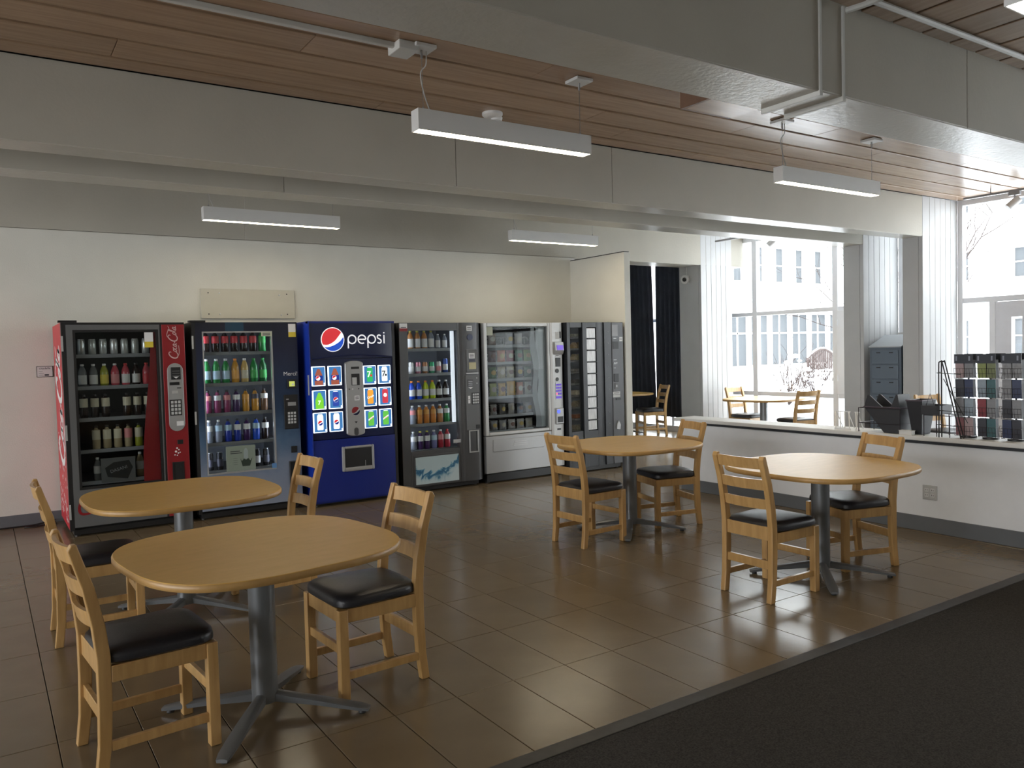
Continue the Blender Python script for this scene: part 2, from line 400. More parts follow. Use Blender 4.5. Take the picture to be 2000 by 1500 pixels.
# window 1: between fin 3 (back) and fin 2
w1 = struct('window_1', MB().box(XW-.02, XW+.14, 6.30, 9.35, -.1, .07), m_alu, 'tall courtyard window behind the far table')
for (y0, y1, z0, z1) in [(8.44, 8.53, .07, ZC), (9.28, 9.35, .07, ZC), (6.30, 6.37, .07, ZC), (7.00, 7.09, .07, ZC),
                         (6.37, 9.28, 1.965, 2.025), (6.37, 9.28, .70, .765), (6.37, 9.28, ZC-.10, ZC)]:
    fr(y0, y1, z0, z1, w1)
for (y0, y1) in [(6.37, 7.00), (7.09, 8.44), (8.53, 9.28)]:
    for (z0, z1) in [(.07, .70), (.765, 1.965), (2.025, ZC-.10)]:
        pane('pane', y0, y1, z0, z1, w1)
sash = box('sash', XW-.03, XW+.02, 6.72, 7.00, .765, 1.965, m_alu, w1, bevel=.004)
for z in (.95, 1.75): box('hinge', XW-.045, XW-.03, 6.985, 7.015, z, z+.09, m_alu, sash)
# window 2: narrow light between the two fins
w2 = struct('window_2', MB().box(XW-.02, XW+.14, 5.56, 6.085, 0, 1.62), m_white, 'narrow window between the two pillars')
for (y0, y1, z0, z1) in [(5.56, 5.61, 1.62, ZC), (5.98, 6.085, 1.62, ZC), (5.61, 5.98, 1.62, 1.68), (5.61, 5.98, ZC-.1, ZC)]: fr(y0, y1, z0, z1, w2)
pane('pane', 5.61, 5.98, 1.68, ZC-.1, w2)
# window 3 with door
w3 = struct('window_3', MB().box(XW-.02, XW+.14, 2.86, 5.31, -.1, .07), m_alu, 'big window with a glazed door at the right')
for (y0, y1, z0, z1) in [(5.245, 5.31, .07, ZC), (2.86, 2.93, .07, ZC), (2.93, 5.245, 1.955, 2.02), (2.93, 5.245, ZC-.07, ZC), (4.86, 4.93, .07, 1.955), (3.95, 4.02, .07, 1.955)]:
    fr(y0, y1, z0, z1, w3)
pane('pane', 2.93, 5.245, 2.02, ZC-.07, w3); pane('pane', 4.93, 5.245, .07, 1.955, w3); pane('pane', 2.93, 3.95, .07, 1.955, w3)
m_door = mat('grey_painted_door', (0.72, 0.73, 0.77), 0.45, noise=0.03)
d1 = MB()
for (y0, y1, z0, z1) in [(4.02, 4.86, .07, .45), (4.02, 4.86, 1.76, 1.95), (4.68, 4.86, .45, 1.76), (4.02, 4.56, .45, 1.76)]: d1.box(XW+.01, XW+.065, y0, y1, z0, z1)
d1 = struct('door_1', d1, m_door, 'grey door with a narrow glass strip')
pane('pane', 4.56, 4.68, .45, 1.76, d1, XW+.04)
hd = MB().box(XW-.012, XW+.01, 4.765, 4.80, .98, 1.18); hd.tube([(XW-.01, 4.78, 1.10), (XW-.05, 4.78, 1.10), (XW-.05, 4.68, 1.10)], .010, 8)
hd.build('door_handle', m_alu, d1, smooth=True)
hg = MB().box(XW-.01, XW+.012, 4.035, 4.065, 1.55, 1.70).build('hinge', m_alu, d1)
# outer wall of the rest of the facade (outside the frame)
m_ext = mat('outer_wall_render', (0.75, 0.75, 0.74), 0.8, noise=0.05)
struct('wall_right', MB().box(XW, XW+.3, -4, -1.2, 0, ZC+.2).box(XW, XW+.3, -1.2, 2.5, ZC-.06, ZC+.2), m_white)
w6 = struct('window_6', MB().box(XW-.02, XW+.14, -1.2, 2.50, -.1, .07), m_alu, 'window of the aisle beyond the right edge')
for yy in (-1.2, .0, 1.2, 2.44): fr(yy, yy+.06, .07, ZC-.06, w6)
fr(-1.2, 2.5, 1.955, 2.02, w6)
pane('pane', -1.14, 2.44, .07, 1.955, w6); pane('pane', -1.14, 2.44, 2.02, ZC-.06, w6)
# alcove window behind the curtains
w4 = struct('window_4', MB().box(XW-.02, XW+.14, 9.35, 12.2, -.1, .10), m_alu, 'window behind the dark curtains')
for yy in (10.3, 11.2, 12.14): fr(yy, yy+.06, .10, ZC, w4)
fr(9.35, 12.2, .30, .36, w4); fr(9.35, 12.2, 1.965, 2.025, w4)
for ya, yb in ((9.35, 10.3), (10.36, 11.2), (11.26, 12.14)):
    pane('pane', ya, yb, .10, .30, w4); pane('pane', ya, yb, .36, 1.965, w4); pane('pane', ya, yb, 2.025, ZC, w4)

# ================================================================== FURNITURE
m_oak = wood_mat('blond_chair_wood', (0.45, 0.265, 0.095), (0.57, 0.35, 0.14), 0.32, (10, 10, 1.2), coat=0.25, var=0.06)
m_top = wood_mat('beech_laminate', (0.60, 0.36, 0.085), (0.65, 0.395, 0.105), 0.38, (2.5, 9, 9))
m_edge = mat('beech_edge_band', (0.44, 0.26, 0.09), 0.4, noise=0.08, nscale=20)
m_vinyl = mat('black_vinyl', (0.018, 0.018, 0.022), 0.36, bump=0.12, bscale=220)
m_gun = mat('grey_painted_steel', (0.19, 0.20, 0.21), 0.38, metal=0.45, noise=0.06, nscale=9)
m_foot = mat('dark_glide', (0.03, 0.03, 0.03), 0.6)

def build_chair():
    r = thing('dining_chair', 'x', 'chair', group='wooden ladder-back chairs')
    for s_ in (-1, 1):
        y = .178*s_
        MB().box(.165, .207, y-.021, y+.021, 0, .405).build('leg', m_oak, r, bevel=.004, seg=2)
        # rear leg and back post in one curved piece
        pts = [(-.215, 0), (-.200, .12), (-.193, .28), (-.193, .44), (-.205, .56), (-.232, .70), (-.262, .80), (-.274, .842), (-.272, .862)]
        wd = [.040, .042, .046, .046, .044, .040, .036, .034, .018]
        prof = [(x-w/2, z) for (x, z), w in zip(pts, wd)] + [(x+w/2, z) for (x, z), w in reversed(list(zip(pts, wd)))]
        yy = .172*s_
        MB().prism(prof, yy-.018, yy+.018, 'y').build('back_post', m_oak, r, bevel=.004, seg=2)
        MB().box(-.17, .165, y-.012, y+.012, .345, .405).build('apron', m_oak, r, bevel=.002, seg=1)
        MB().box(-.18, .167, y-.010, y+.010, .095, .130).build('stretcher', m_oak, r, bevel=.002, seg=1)
    MB().box(.172, .198, -.158, .158, .345, .405).build('apron', m_oak, r, bevel=.002, seg=1)
    MB().box(-.205, -.182, -.156, .156, .360, .440).build('apron', m_oak, r, bevel=.002, seg=1)
    MB().box(.176, .196, -.158, .158, .205, .245).build('stretcher', m_oak, r, bevel=.002, seg=1)
    MB().box(-.205, -.185, -.156, .156, .190, .240).build('stretcher', m_oak, r, bevel=.002, seg=1)
    for z0, z1, xx in ((.785, .850, -.262), (.660, .722, -.228), (.545, .605, -.206)):
        mb = MB(); n = 8; vs = []; fs = []
        for i in range(n+1):
            t = -1+2*i/n; y = t*.158; bx = xx-.022*(1-t*t); tilt = (z1-z0)*.2
            vs += [(bx-.008, y, z0), (bx+.008, y, z0), (bx+.008-tilt, y, z1), (bx-.008-tilt, y, z1)]
        for i in range(n):
            a = i*4; b = a+4
            for k in range(4): fs.append((a+k, a+(k+1) % 4, b+(k+1) % 4, b+k))
        fs += [(3, 2, 1, 0), (n*4, n*4+1, n*4+2, n*4+3)]
        mb.add(vs, fs).build('slat', m_oak, r, smooth=True, auto=.6)
    # padded seat: rounded slab, a little wider at the front
    mb = MB(); n = 20; vs = []; fs = []
    def se(t, e=5.0):
        c, s_ = math.cos(t), math.sin(t); return (abs(c)**(2/e)*(1 if c >= 0 else -1), abs(s_)**(2/e)*(1 if s_ >= 0 else -1))
    levels = [(.93, .406), (1.0, .416), (1.0, .432), (.985, .446), (.93, .457), (.75, .466), (.4, .471), (0.02, .473)]
    N = 40
    for k, z in levels:
        for i in range(N):
            cx, cy = se(2*PI*i/N); x = cx*.208*k; vs.append((x+.004, cy*(.205+.012*cx)*k, z))
    for j in range(len(levels)-1):
        for i in range(N): fs.append((j*N+i, j*N+(i+1) % N, (j+1)*N+(i+1) % N, (j+1)*N+i))
    fs.append(tuple(range(N-1, -1, -1))); fs.append(tuple(range((len(levels)-1)*N, len(levels)*N)))
    mb.add(vs, fs).build('seat', m_vinyl, r, smooth=True)
    return r
chair0 = build_chair()
CH = [  # x, y, facing, label
    (.50, 3.38, 5, 'wooden chair nearest the camera, at the left of the front oval table'),
    (1.43, 3.45, 183, 'wooden chair right of the front left table, black seat fully in view'),
    (.50, 4.99, 0, 'wooden chair beside the red vending machine, left of the rear table'),
    (1.485, 5.03, 182, 'wooden chair in front of the blue soda machine, mostly behind a tabletop'),
    (3.94, 4.88, 3, 'wooden chair in front of the silver snack machine, seen from behind'),
    (4.865, 4.97, 165, 'wooden chair between the middle table and the end of the low divider'),
    (3.975, 3.18, 0, 'wooden chair with its back to the camera, at the right front table'),
    (4.90, 3.25, 163, 'wooden chair by the wall outlet, behind the right front table'),
    (9.54, 7.16, 76, 'wooden chair with its back to the camera at the window table'),
    (9.735, 8.17, -91, 'wooden chair facing the camera, left side of the window table'),
    (9.34, 4.95, -105, 'wooden chair behind the black bins on the ledge'),
    (9.62, 10.18, 160, 'wooden chair in front of the dark curtains'),
]
for i, (x, y, a, lb) in enumerate(CH):
    c = chair0 if i == 0 else copy_tree(chair0)
    c.location = (x, y, 0.0005); c.rotation_euler = (0, 0, math.radians(a)); c['label'] = lb

def build_table():
    r = thing('cafe_table', 'x', 'table', group='square cafe tables with rounded sides')
    def sq(h, e=3.0, N=64):
        o = []
        for i in range(N):
            t = 2*PI*i/N; c, s_ = math.cos(t), math.sin(t)
            o.append((abs(c)**(2/e)*(1 if c >= 0 else -1)*h, abs(s_)**(2/e)*(1 if s_ >= 0 else -1)*h))
        return o
    N = 64; vs = []; fs = []
    lv = [(.525, .690), (.530, .697), (.530, .711), (.526, .7175)]
    for h, z in lv: vs += [(x, y, z) for x, y in sq(h)]
    for j in range(len(lv)-1):
        for i in range(N): fs.append((j*N+i, j*N+(i+1) % N, (j+1)*N+(i+1) % N, (j+1)*N+i))
    fs.append(tuple(range(N-1, -1, -1)))
    e = MB().add(vs, fs).build('edge_band', m_edge, None, smooth=True)
    t = MB().prism(sq(.5255), .712, .720).build('tabletop', m_top, r, bevel=.0015, seg=1)
    e.parent = t
    # pedestal: flattened oval tube with two flutes
    prof = []
    for i in range(32):
        a = 2*PI*i/32; rr = .056*(1-.10*abs(math.cos(a))**6); prof.append((rr*math.cos(a)*1.02, rr*math.sin(a)))
    MB().prism(prof, .055, .672).build('pedestal', m_gun, r, smooth=True)
    MB().box(-.16, .16, -.03, .03, .672, .692).box(-.03, .03, -.16, .16, .672, .692).build('spider_plate', m_gun, r)
    for k in range(4):
        a = PI/4+k*PI/2; d = Vector((math.cos(a), math.sin(a), 0)); n_ = Vector((-d.y, d.x, 0)); vs = []; fs = []
        st = [(.02, .100, .045, .034), (.06, .096, .042, .036), (.14, .082, .034, .040), (.24, .066, .027, .044), (.34, .048, .022, .046), (.41, .034, .017, .044), (.445, .026, .014, .034)]
        for (q, zt, th, w) in st:
            for sy, zz, ww in ((-1, zt-th, .9), (-1, zt-th*.25, 1), (-.45, zt, 1), (.45, zt, 1), (1, zt-th*.25, 1), (1, zt-th, .9)):
                p = d*q+n_*(sy*w/2*ww*1.3); vs.append((p.x, p.y, zz))
        m_ = 6
        for j in range(len(st)-1):
            for i in range(m_): fs.append((j*m_+i, j*m_+(i+1) % m_, (j+1)*m_+(i+1) % m_, (j+1)*m_+i))
        fs += [tuple(range(m_-1, -1, -1)), tuple(range((len(st)-1)*m_, len(st)*m_))]
        lg = MB().add(vs, fs).build('base_leg', m_gun, r, smooth=True, auto=.9)
        p = d*.415; MB().lathe([(.015, 0), (.017, .004), (.012, .018)], 10, p.x, p.y).build('glide', m_foot, lg, smooth=True)
    return r
tab0 = build_table()
TB = [(.945, 3.375, 8, 'rounded cafe table nearest the camera at the left'),
      (.97, 5.03, 2, 'rounded cafe table close to the red vending machine'),
      (4.43, 4.95, 0, 'rounded cafe table in front of the silver snack machine'),
      (4.475, 3.18, 0, 'rounded cafe table at the right, near the wall outlet'),
      (9.55, 7.72, 10, 'rounded cafe table at the courtyard window'),
      (9.30, 10.62, 0, 'rounded cafe table in front of the dark curtains')]
for i, (x, y, a, lb) in enumerate(TB):
    c = tab0 if i == 0 else copy_tree(tab0)
    c.location = (x, y, 0.0005); c.rotation_euler = (0, 0, math.radians(a)); c['label'] = lb

# ------------------------------------------------------------------ pendant lights
m_lampbody = mat('silver_white_lamp_housing', (0.66, 0.66, 0.65), 0.4, metal=0.1)
m_diff = mat('lit_diffuser', (1, 1, 1), 0.5, emit=LAMP, ecol=(1.0, 0.86, 0.62))
m_wire = mat('steel_wire', (0.30, 0.29, 0.28), 0.4, metal=0.8)
m_cord = mat('grey_cord', (0.45, 0.44, 0.42), 0.5)
def pendant(x0, y, L, label, z=ZB, cord_left=True, zc=ZC):
    r = thing('pendant_light', label, 'light', (x0, y, z), group='linear pendant lights')
    h, w = .118, .088
    hb = MB().box(0, L, w/2-.006, w/2, 0, h).box(0, L, -w/2, -w/2+.006, 0, h).box(.006, L-.006, -w/2+.006, w/2-.006, h-.006, h).box(0, .006, -w/2+.006, w/2-.006, 0, h).box(L-.006, L, -w/2+.006, w/2-.006, 0, h)
    hb.build('housing', m_lampbody, r)
    box('diffuser', .007, L-.007, -w/2+.007, w/2-.007, .003, .010, m_diff, r)
    for i, xx in enumerate((.055, L-.055)):
        MB().tube([(xx, 0, h), (xx, 0, zc-z-.02)], .0016, 6).build('suspension_wire', m_wire, r)
        c = MB().box(xx-.065, xx+.065, -.065, .065, zc-z-.024, zc-z-.003).build('canopy', m_lampbody, r, bevel=.004)
        MB().tube([(xx, 0, zc-z-.07), (xx, 0, zc-z-.024)], .007, 8).build('wire_gripper', m_wire, c)
        MB().tube([(xx, 0, h), (xx, 0, h+.02)], .006, 8).build('wire_anchor', m_wire, r)
    if cord_left:
        pts = catmull([(.085, .0, zc-z-.024), (.08, .0, zc-z-.10), (.05, .01, (zc-z+h)*.55), (.065, .005, h+.10), (.10, 0, h)], 6)
        MB().tube(pts, .0035, 6).build('power_cord', m_cord, r, smooth=True)
    return r
pendant(2.105, 4.09, 1.245, 'long pendant light left of the dropped box, under the wooden ceiling')
pendant(5.215, 4.05, 1.30, 'pendant light at the right under the wooden ceiling, near the windows')
pendant(1.735, 7.59, 1.29, 'pendant light hanging above the navy vending machine')
pendant(5.075, 7.60, 1.26, 'pendant light hanging above the snack machine')
pendant(3.30, 1.48, 1.25, 'pendant light cut off by the upper right corner', zc=ZC-.02)

# ceiling fittings
m_race = mat('painted_conduit', (0.60, 0.60, 0.57), 0.45)
rw = thing('ceiling_raceway', 'painted cable raceway along the wooden ceiling at upper left', 'cable duct', (-2.0, 4.12, ZC))
box('duct', 0, 4.02, -.016, .016, -.03, -.001, m_race, rw, bevel=.004)
box('junction_box', 4.0, 4.12, -.075, .075, -.052, -.001, m_race, rw, bevel=.006)
sm = thing('motion_sensor', 'small white motion sensor on the wooden ceiling', 'sensor', (3.19, 4.97, ZC))
MB().lathe([(.075, 0), (.075, -.018), (.060, -.032), (.030, -.038)], 20).build('housing', m_white, sm, smooth=True)
MB().lathe([(.045, -.030), (.040, -.052), (.018, -.062)], 14, cx=.035).build('lens', m_white, sm, smooth=True)
hb_ = thing('dropped_ceiling_box', 'brown wooden box dropped from the plank ceiling', 'ceiling box', (4.0, 3.45, 3.10))
m_brown = mat('brown_stained_board', (0.20, 0.115, 0.075), 0.45, noise=0.1)
box('side_board', 0, .018, 0, .44, 0, .138, m_brown, hb_)
box('side_board', 0.018, .48, .422, .44, 0.0, .138, m_brown, hb_)
box('bottom_board', .02, .48, 0, .42, 0, .016, m_plank, hb_)
cd = thing('beam_conduit', 'left of two painted conduits bent around the big beam', 'conduit', (3.545, 2.5, ZB), group='conduits on the big beam')
box('riser', -.009, .009, -.012, -.001, -.022, .45, m_race, cd, bevel=.003)
box('run', -.012, .012, -.012, .35, -.028, -.001, m_race, cd, bevel=.003)
c2 = copy_tree(cd); c2.location.x = 3.735; c2['label'] = 'right of two painted conduits bent around the big beam'
cc = thing('ceiling_conduit', 'painted conduit running along the near ceiling at upper right', 'conduit', (3.2, 2.36, ZC-.03))
MB().tube([(.55, 0, -.01), (7.0, 0, -.01)], .016, 8).build('pipe', m_race, cc, smooth=True)
MB().tube([(.53, .11, -.03), (.55, .0, -.03), (.50, -1.2, -.03)], .016, 8).build('branch_pipe', m_race, cc, smooth=True)
# track lights by the big window
m_track = mat('grey_track', (0.30, 0.30, 0.31), 0.4, metal=0.3)
def track(label, x0, y0, x1, y1, z, heads):
    r = thing('track_light', label, 'track light', (x0, y0, z))
    MB().bar((0, 0, 0), (x1-x0, y1-y0, 0), .035, .025).build('track', m_track, r)
    for t in (.15, .5, .85):
        MB().tube([((x1-x0)*t, (y1-y0)*t, .01), ((x1-x0)*t, (y1-y0)*t, ZC-z)], .006, 6).build('hanger', m_track, r)
    for (t, s_) in heads:
        p = Vector(((x1-x0)*t, (y1-y0)*t, 0))
        h = MB().box(p.x-.02, p.x+.02, p.y-.06, p.y+.06, -.05, -.01); h.tube([p+Vector((0, 0, -.05)), p+Vector((0, 0, -.10))], .010, 8)
        h = h.build('adapter', m_track, r)
        MB().tube([p+Vector((.02, -.035, -.09)), p+Vector((-.05, .05, -.19))], [.042, .045], 14).build('spot_head', m_lampbody, h, smooth=True)
track('grey track with spotlight at the top of the big window', 9.82, 4.98, 9.86, 3.0, 3.17, [(.28, 1)])
track('small spotlight track at the top of the courtyard window', 9.45, 8.5, 9.45, 6.6, 3.10, [(.56, 1)])

# curtains along the alcove window
m_curt = mat('navy_curtain', (0.050, 0.056, 0.075), 0.85, noise=0.15, nscale=3, bump=0.1, bscale=200, spec=0.1)
def curtain(y0, y1, label, ytop, ph):
    r = thing('curtain', label, 'curtain', (10.17, y0, .27), group='navy curtains')
    n = 90; vs = []; fs = []; rows_ = 8; Hc = ZC-.30
    for j in range(rows_+1):
        v = j/rows_
        for i in range(n+1):
            u = i/n; ya = (ytop[0]*v if v > 0 else 0)
            y = (0+ytop[0]*v)*(1-u)+((y1-y0)+ytop[1]*v)*u
            vs.append((.028*math.sin(ph+u*(y1-y0)*52)+.008*math.sin(u*23), y, v*Hc))
    for j in range(rows_):
        for i in range(n): fs.append((j*(n+1)+i, j*(n+1)+i+1, (j+1)*(n+1)+i+1, (j+1)*(n+1)+i))
    o = MB().add(vs, fs).build('fabric', m_curt, r, smooth=True, auto=3)
    so = o.modifiers.new('thick', 'SOLIDIFY'); so.thickness = .004
    MB().tube([(0, .01, Hc+.015), (0, y1-y0-.03, Hc+.015)], .012, 8).build('rail', m_alu, r, smooth=True)
curtain(10.60, 12.1, 'left dark navy curtain beside the partition', (.085, 0), 0)
curtain(9.42, 10.57, 'right dark navy curtain beside the boarded pillar', (0, -.03), 1)

# security camera on the pillar end
sc_ = thing('security_camera', 'small white dome security camera on the boarded pillar', 'camera', (9.319, 8.98, 2.56))
box('mount_plate', -.012, -.001, -.05, .05, -.06, .06, m_white, sc_, bevel=.003)
MB().tube([(-.01, 0, 0), (-.07, -.01, -.005)], [.06, .07], 14).build('housing', m_white, sc_, smooth=True)
MB().tube([(-.07, -.01, -.005), (-.085, -.03, -.012), (-.092, -.036, -.014)], [.034, .026, .008], 14).build('dome', m_black, sc_, smooth=True)
MB().tube([(-.006, 0, .06), (-.006, 0, .19)], .008, 6).build('cable_cover', m_white, sc_)

# wall board, notice, outlet, cables
wb = thing('wall_board', 'blank cream board screwed to the wall above the navy machine', 'board', (1.93, YBK-.028, 1.926))
m_cream = mat('cream_board', (0.58, 0.55, 0.46), 0.5, noise=0.02)
box('panel', 0, .985, 0, .027, 0, .308, m_cream, wb, bevel=.003)
for (xx, zz) in ((.075, .265), (.075, .045), (.90, .265), (.90, .045)):
    MB().lathe([(.007, 0), (.007, .004)], 8).build('screw_hole', m_black, wb).matrix_local = Matrix.Translation((xx, .001, zz)) @ Matrix.Rotation(PI/2, 4, 'X')
for (xx, zz) in ((.185, .260), (.185, .042), (.815, .250), (.83, .035)):
    MB().tube([(xx, .002, zz), (xx, -.022, zz+.004)], .005, 6).build('peg', m_alu, wb)
nt_ = thing('wall_notice', 'small framed notice on the wall left of the red machine', 'notice', (.44, YBK-.008, 1.375))
m_paper = mat('grey_paper', (0.62, 0.63, 0.62), 0.6)
box('frame', 0, .135, 0, .007, 0, .102, m_black, nt_)
box('sheet', .005, .13, -.0012, .001, .005, .097, m_paper, nt_)
m_ink = mat('dark_ink', (0.05, 0.05, 0.055), 0.7)
text('heading', 'citadelle', .028, m_ink, nt_, .068, -.0015, .082, bold=.01)
for k in range(3): box('text_line', .018, .05+.01*k, -.002, -.001, .05-.016*k, .053-.016*k, m_ink, nt_)
box('bar_mark', .065, .10, -.002, -.001, .012, .026, m_ink, nt_)
ol = thing('wall_outlet', 'double steel power outlet on the low divider', 'outlet', (XH, 3.385, .312))
m_steel = mat('brushed_steel', (0.55, 0.55, 0.54), 0.3, metal=0.8)
box('cover_plate', -.008, -.0005, -.057, .057, -.057, .057, m_steel, ol, bevel=.003)
for yy in (-.024, .024):
    for zz in (-.02, .02):
        q = box('socket', -.011, -.006, yy-.016, yy+.016, zz-.014, zz+.014, m_white, ol, bevel=.003)
        box('slot', -.012, -.0105, yy-.008, yy-.005, zz-.006, zz+.006, m_black, q); box('slot', -.012, -.0105, yy+.005, yy+.008, zz-.006, zz+.006, m_black, q)
pc = thing('power_cable', 'loose black cable on the floor behind the red machine', 'cable', (0, 0, 0))
MB().tube(catmull([(-1.4, 8.60, .006), (-.6, 8.64, .006), (.1, 8.62, .006), (.36, 8.64, .006), (.53, 8.66, .03)], 8), .006, 6).build('lead', m_black, pc, smooth=True)
MB().tube(catmull([(.53, 8.60, .02), (.38, 8.52, .006), (.28, 8.55, .006), (.36, 8.60, .006), (.54, 8.56, .006)], 8), .006, 6).build('lead', m_black, pc, smooth=True)

# ================================================================== VENDING MACHINES
m_red = mat('red_enamel', (0.26, 0.012, 0.017), 0.35)
m_redside = mat('red_side_graphic', (0.55, 0.03, 0.045), 0.4, noise=0.06, nscale=4)
m_dgrey = mat('dark_grey_door', (0.125, 0.127, 0.128), 0.45)
m_char = mat('charcoal_metal', (0.085, 0.085, 0.088), 0.35, metal=0.35, noise=0.04, nscale=3)
m_silver = mat('silver_panel', (0.40, 0.40, 0.40), 0.36, metal=0.4)
m_lsilver = mat('light_silver_panel', (0.52, 0.52, 0.51), 0.38, metal=0.25)
m_liner = mat('dark_liner', (0.03, 0.034, 0.036), 0.5)
m_linerw = mat('pale_liner', (0.34, 0.36, 0.40), 0.5)
m_vglass = glass_mat('vending_glass', (0.90, 0.92, 0.92), refl=0.22)
m_vglass2 = glass_mat('clear_vending_glass', (0.93, 0.95, 0.95), refl=0.25)
m_key = mat('pale_keys', (0.55, 0.56, 0.56), 0.45)
m_wprint = mat('white_print', (0.80, 0.80, 0.80), 0.5)
m_yel = mat('yellow_print', (0.72, 0.56, 0.05), 0.5)
m_blue = mat('blue_enamel', (0.008, 0.022, 0.20), 0.25, coat=0.3)
m_bluehi = mat('bright_blue_side', (0.012, 0.04, 0.36), 0.3)
m_navy = mat('dark_navy_panel', (0.008, 0.014, 0.06), 0.2, coat=0.3)
m_rail = mat('grey_price_rail', (0.20, 0.21, 0.22), 0.4)
m_shelf = mat('shelf_metal', (0.06, 0.062, 0.065), 0.4, metal=0.3)
m_led = mat('lit_tube', (1, 1, 1), 0.5, emit=0.62, ecol=(0.80, 0.88, 1.0))
m_ledlow = mat('cooler_light_strip', (1, 1, 1), 0.5, emit=16.0, ecol=(0.82, 0.88, 1.0))
m_ledwarm = mat('warm_light_strip', (1, 1, 1), 0.5, emit=2.6, ecol=(1.0, 0.82, 0.60))

def grad_mat(name, stops, rough=0.4, noise=0.0):
    # printed vertical gradient graphic (object space z) with a mottled pattern
    m = bpy.data.materials.new(name); m.use_nodes = True; nt = m.node_tree; b = nt.nodes['Principled BSDF']
    tc = nt.nodes.new('ShaderNodeTexCoord'); sx = nt.nodes.new('ShaderNodeSeparateXYZ'); nt.links.new(tc.outputs['Object'], sx.inputs[0])
    mr = nt.nodes.new('ShaderNodeMapRange'); mr.inputs['From Max'].default_value = 1.85; nt.links.new(sx.outputs['Z'], mr.inputs['Value'])
    src = mr.outputs[0]
    if noise:
        n = nt.nodes.new('ShaderNodeTexNoise'); n.inputs['Scale'].default_value = 9; n.inputs['Detail'].default_value = 7; nt.links.new(tc.outputs['Object'], n.inputs['Vector'])
        ma = nt.nodes.new('ShaderNodeMath'); ma.operation = 'MULTIPLY_ADD'; ma.inputs[1].default_value = noise; nt.links.new(n.outputs['Fac'], ma.inputs[0]); nt.links.new(src, ma.inputs[2])
        s2 = nt.nodes.new('ShaderNodeMath'); s2.operation = 'SUBTRACT'; s2.inputs[1].default_value = noise/2; nt.links.new(ma.outputs[0], s2.inputs[0]); src = s2.outputs[0]
    r = nt.nodes.new('ShaderNodeValToRGB'); el = r.color_ramp.elements
    while len(el) > 1: el.remove(el[0])
    el[0].position = stops[0][0]; el[0].color = (*stops[0][1], 1)
    for p, c in stops[1:]:
        e = el.new(p); e.color = (*c, 1)
    nt.links.new(src, r.inputs['Fac']); nt.links.new(r.outputs['Color'], b.inputs['Base Color']); b.inputs['Roughness'].default_value = rough
    return m

def cabinet(r, Wd, H, D, m, zb=.06, t=.025, left=None):
    c = MB().box(Wd-t, Wd, .07, D, zb, H).box(t, Wd-t, .07, D, H-t, H).box(t, Wd-t, .07, D, zb, zb+.05).box(t, Wd-t, D-t, D, zb+.05, H-t).build('cabinet', m, r)
    s_ = box('side_panel', 0, t, .07, D, zb, H, left or m, r)
    box('kick_plate', .03, Wd-.03, .05, D-.05, .012, zb, m_black, r)
    for xx in (.06, Wd-.06):
        for yy in (.10, D-.10): MB().lathe([(.025, 0.0005), (.025, .008), (.012, .014)], 10, xx, yy).build('foot', m_black, r)
    return c, s_
def frame(r, name, X0, X1, Z0, Z1, h, y0, y1, m, **k):
    a, b, c, d = h
    return MB().box(X0, a, y0, y1, Z0, Z1).box(b, X1, y0, y1, Z0, Z1).box(a, b, y0, y1, Z0, c).box(a, b, y0, y1, d, Z1).build(name, m, r, **k)
def liner(r, h, y0, y1, m):
    a, b, c, d = h
    return MB().add([(a, y0, c), (b, y0, c), (b, y0, d), (a, y0, d), (a, y1, c), (b, y1, c), (b, y1, d), (a, y1, d)],
                    [(0, 1, 5, 4), (1, 2, 6, 5), (2, 3, 7, 6), (3, 0, 4, 7), (4, 5, 6, 7)]).build('inner_liner', m, r)
def keypad(r, x0, x1, z0, z1, y, mk, mb_=None, nc=3, nr=4, gap=.3):
    k = box('keypad', x0-.006, x1+.006, y-.004, y, z0-.006, z1+.006, mb_ or m_black, r)
    cw = (x1-x0)/nc; chh = (z1-z0)/nr
    for i in range(nc):
        for j in range(nr):
            a = x0+cw*(i+gap/2); b = z0+chh*(j+gap/2)
            box('key', a, a+cw*(1-gap), y-.008, y-.004, b, b+chh*(1-gap), mk, k)
    return k
def sticker(r, x0, x1, z0, z1, y, m, band=None, lines=0, name='sticker'):
    s_ = box(name, x0, x1, y-.0016, y, z0, z1, m, r)
    if band: box('sticker_band', x0, x1, y-.003, y-.0016, z0, z0+(z1-z0)*.38, band, s_)
    for k in range(lines):
        zz = z1-(z1-z0)*(k+1)/(lines+1); box('sticker_line', x0+(x1-x0)*.15, x1-(x1-x0)*.15, y-.003, y-.0016, zz-.003, zz+.003, m_ink, s_)
    return s_
def capsule(x0, x1, z0, z1, n=10, ry=None):
    cx = (x0+x1)/2; rx = (x1-x0)/2; ry = ry or rx
    return [(cx+rx*math.cos(PI+PI*i/n), z0+ry+ry*math.sin(PI+PI*i/n)) for i in range(n+1)] + [(cx+rx*math.cos(PI*i/n), z1-ry+ry*math.sin(PI*i/n)) for i in range(n+1)]

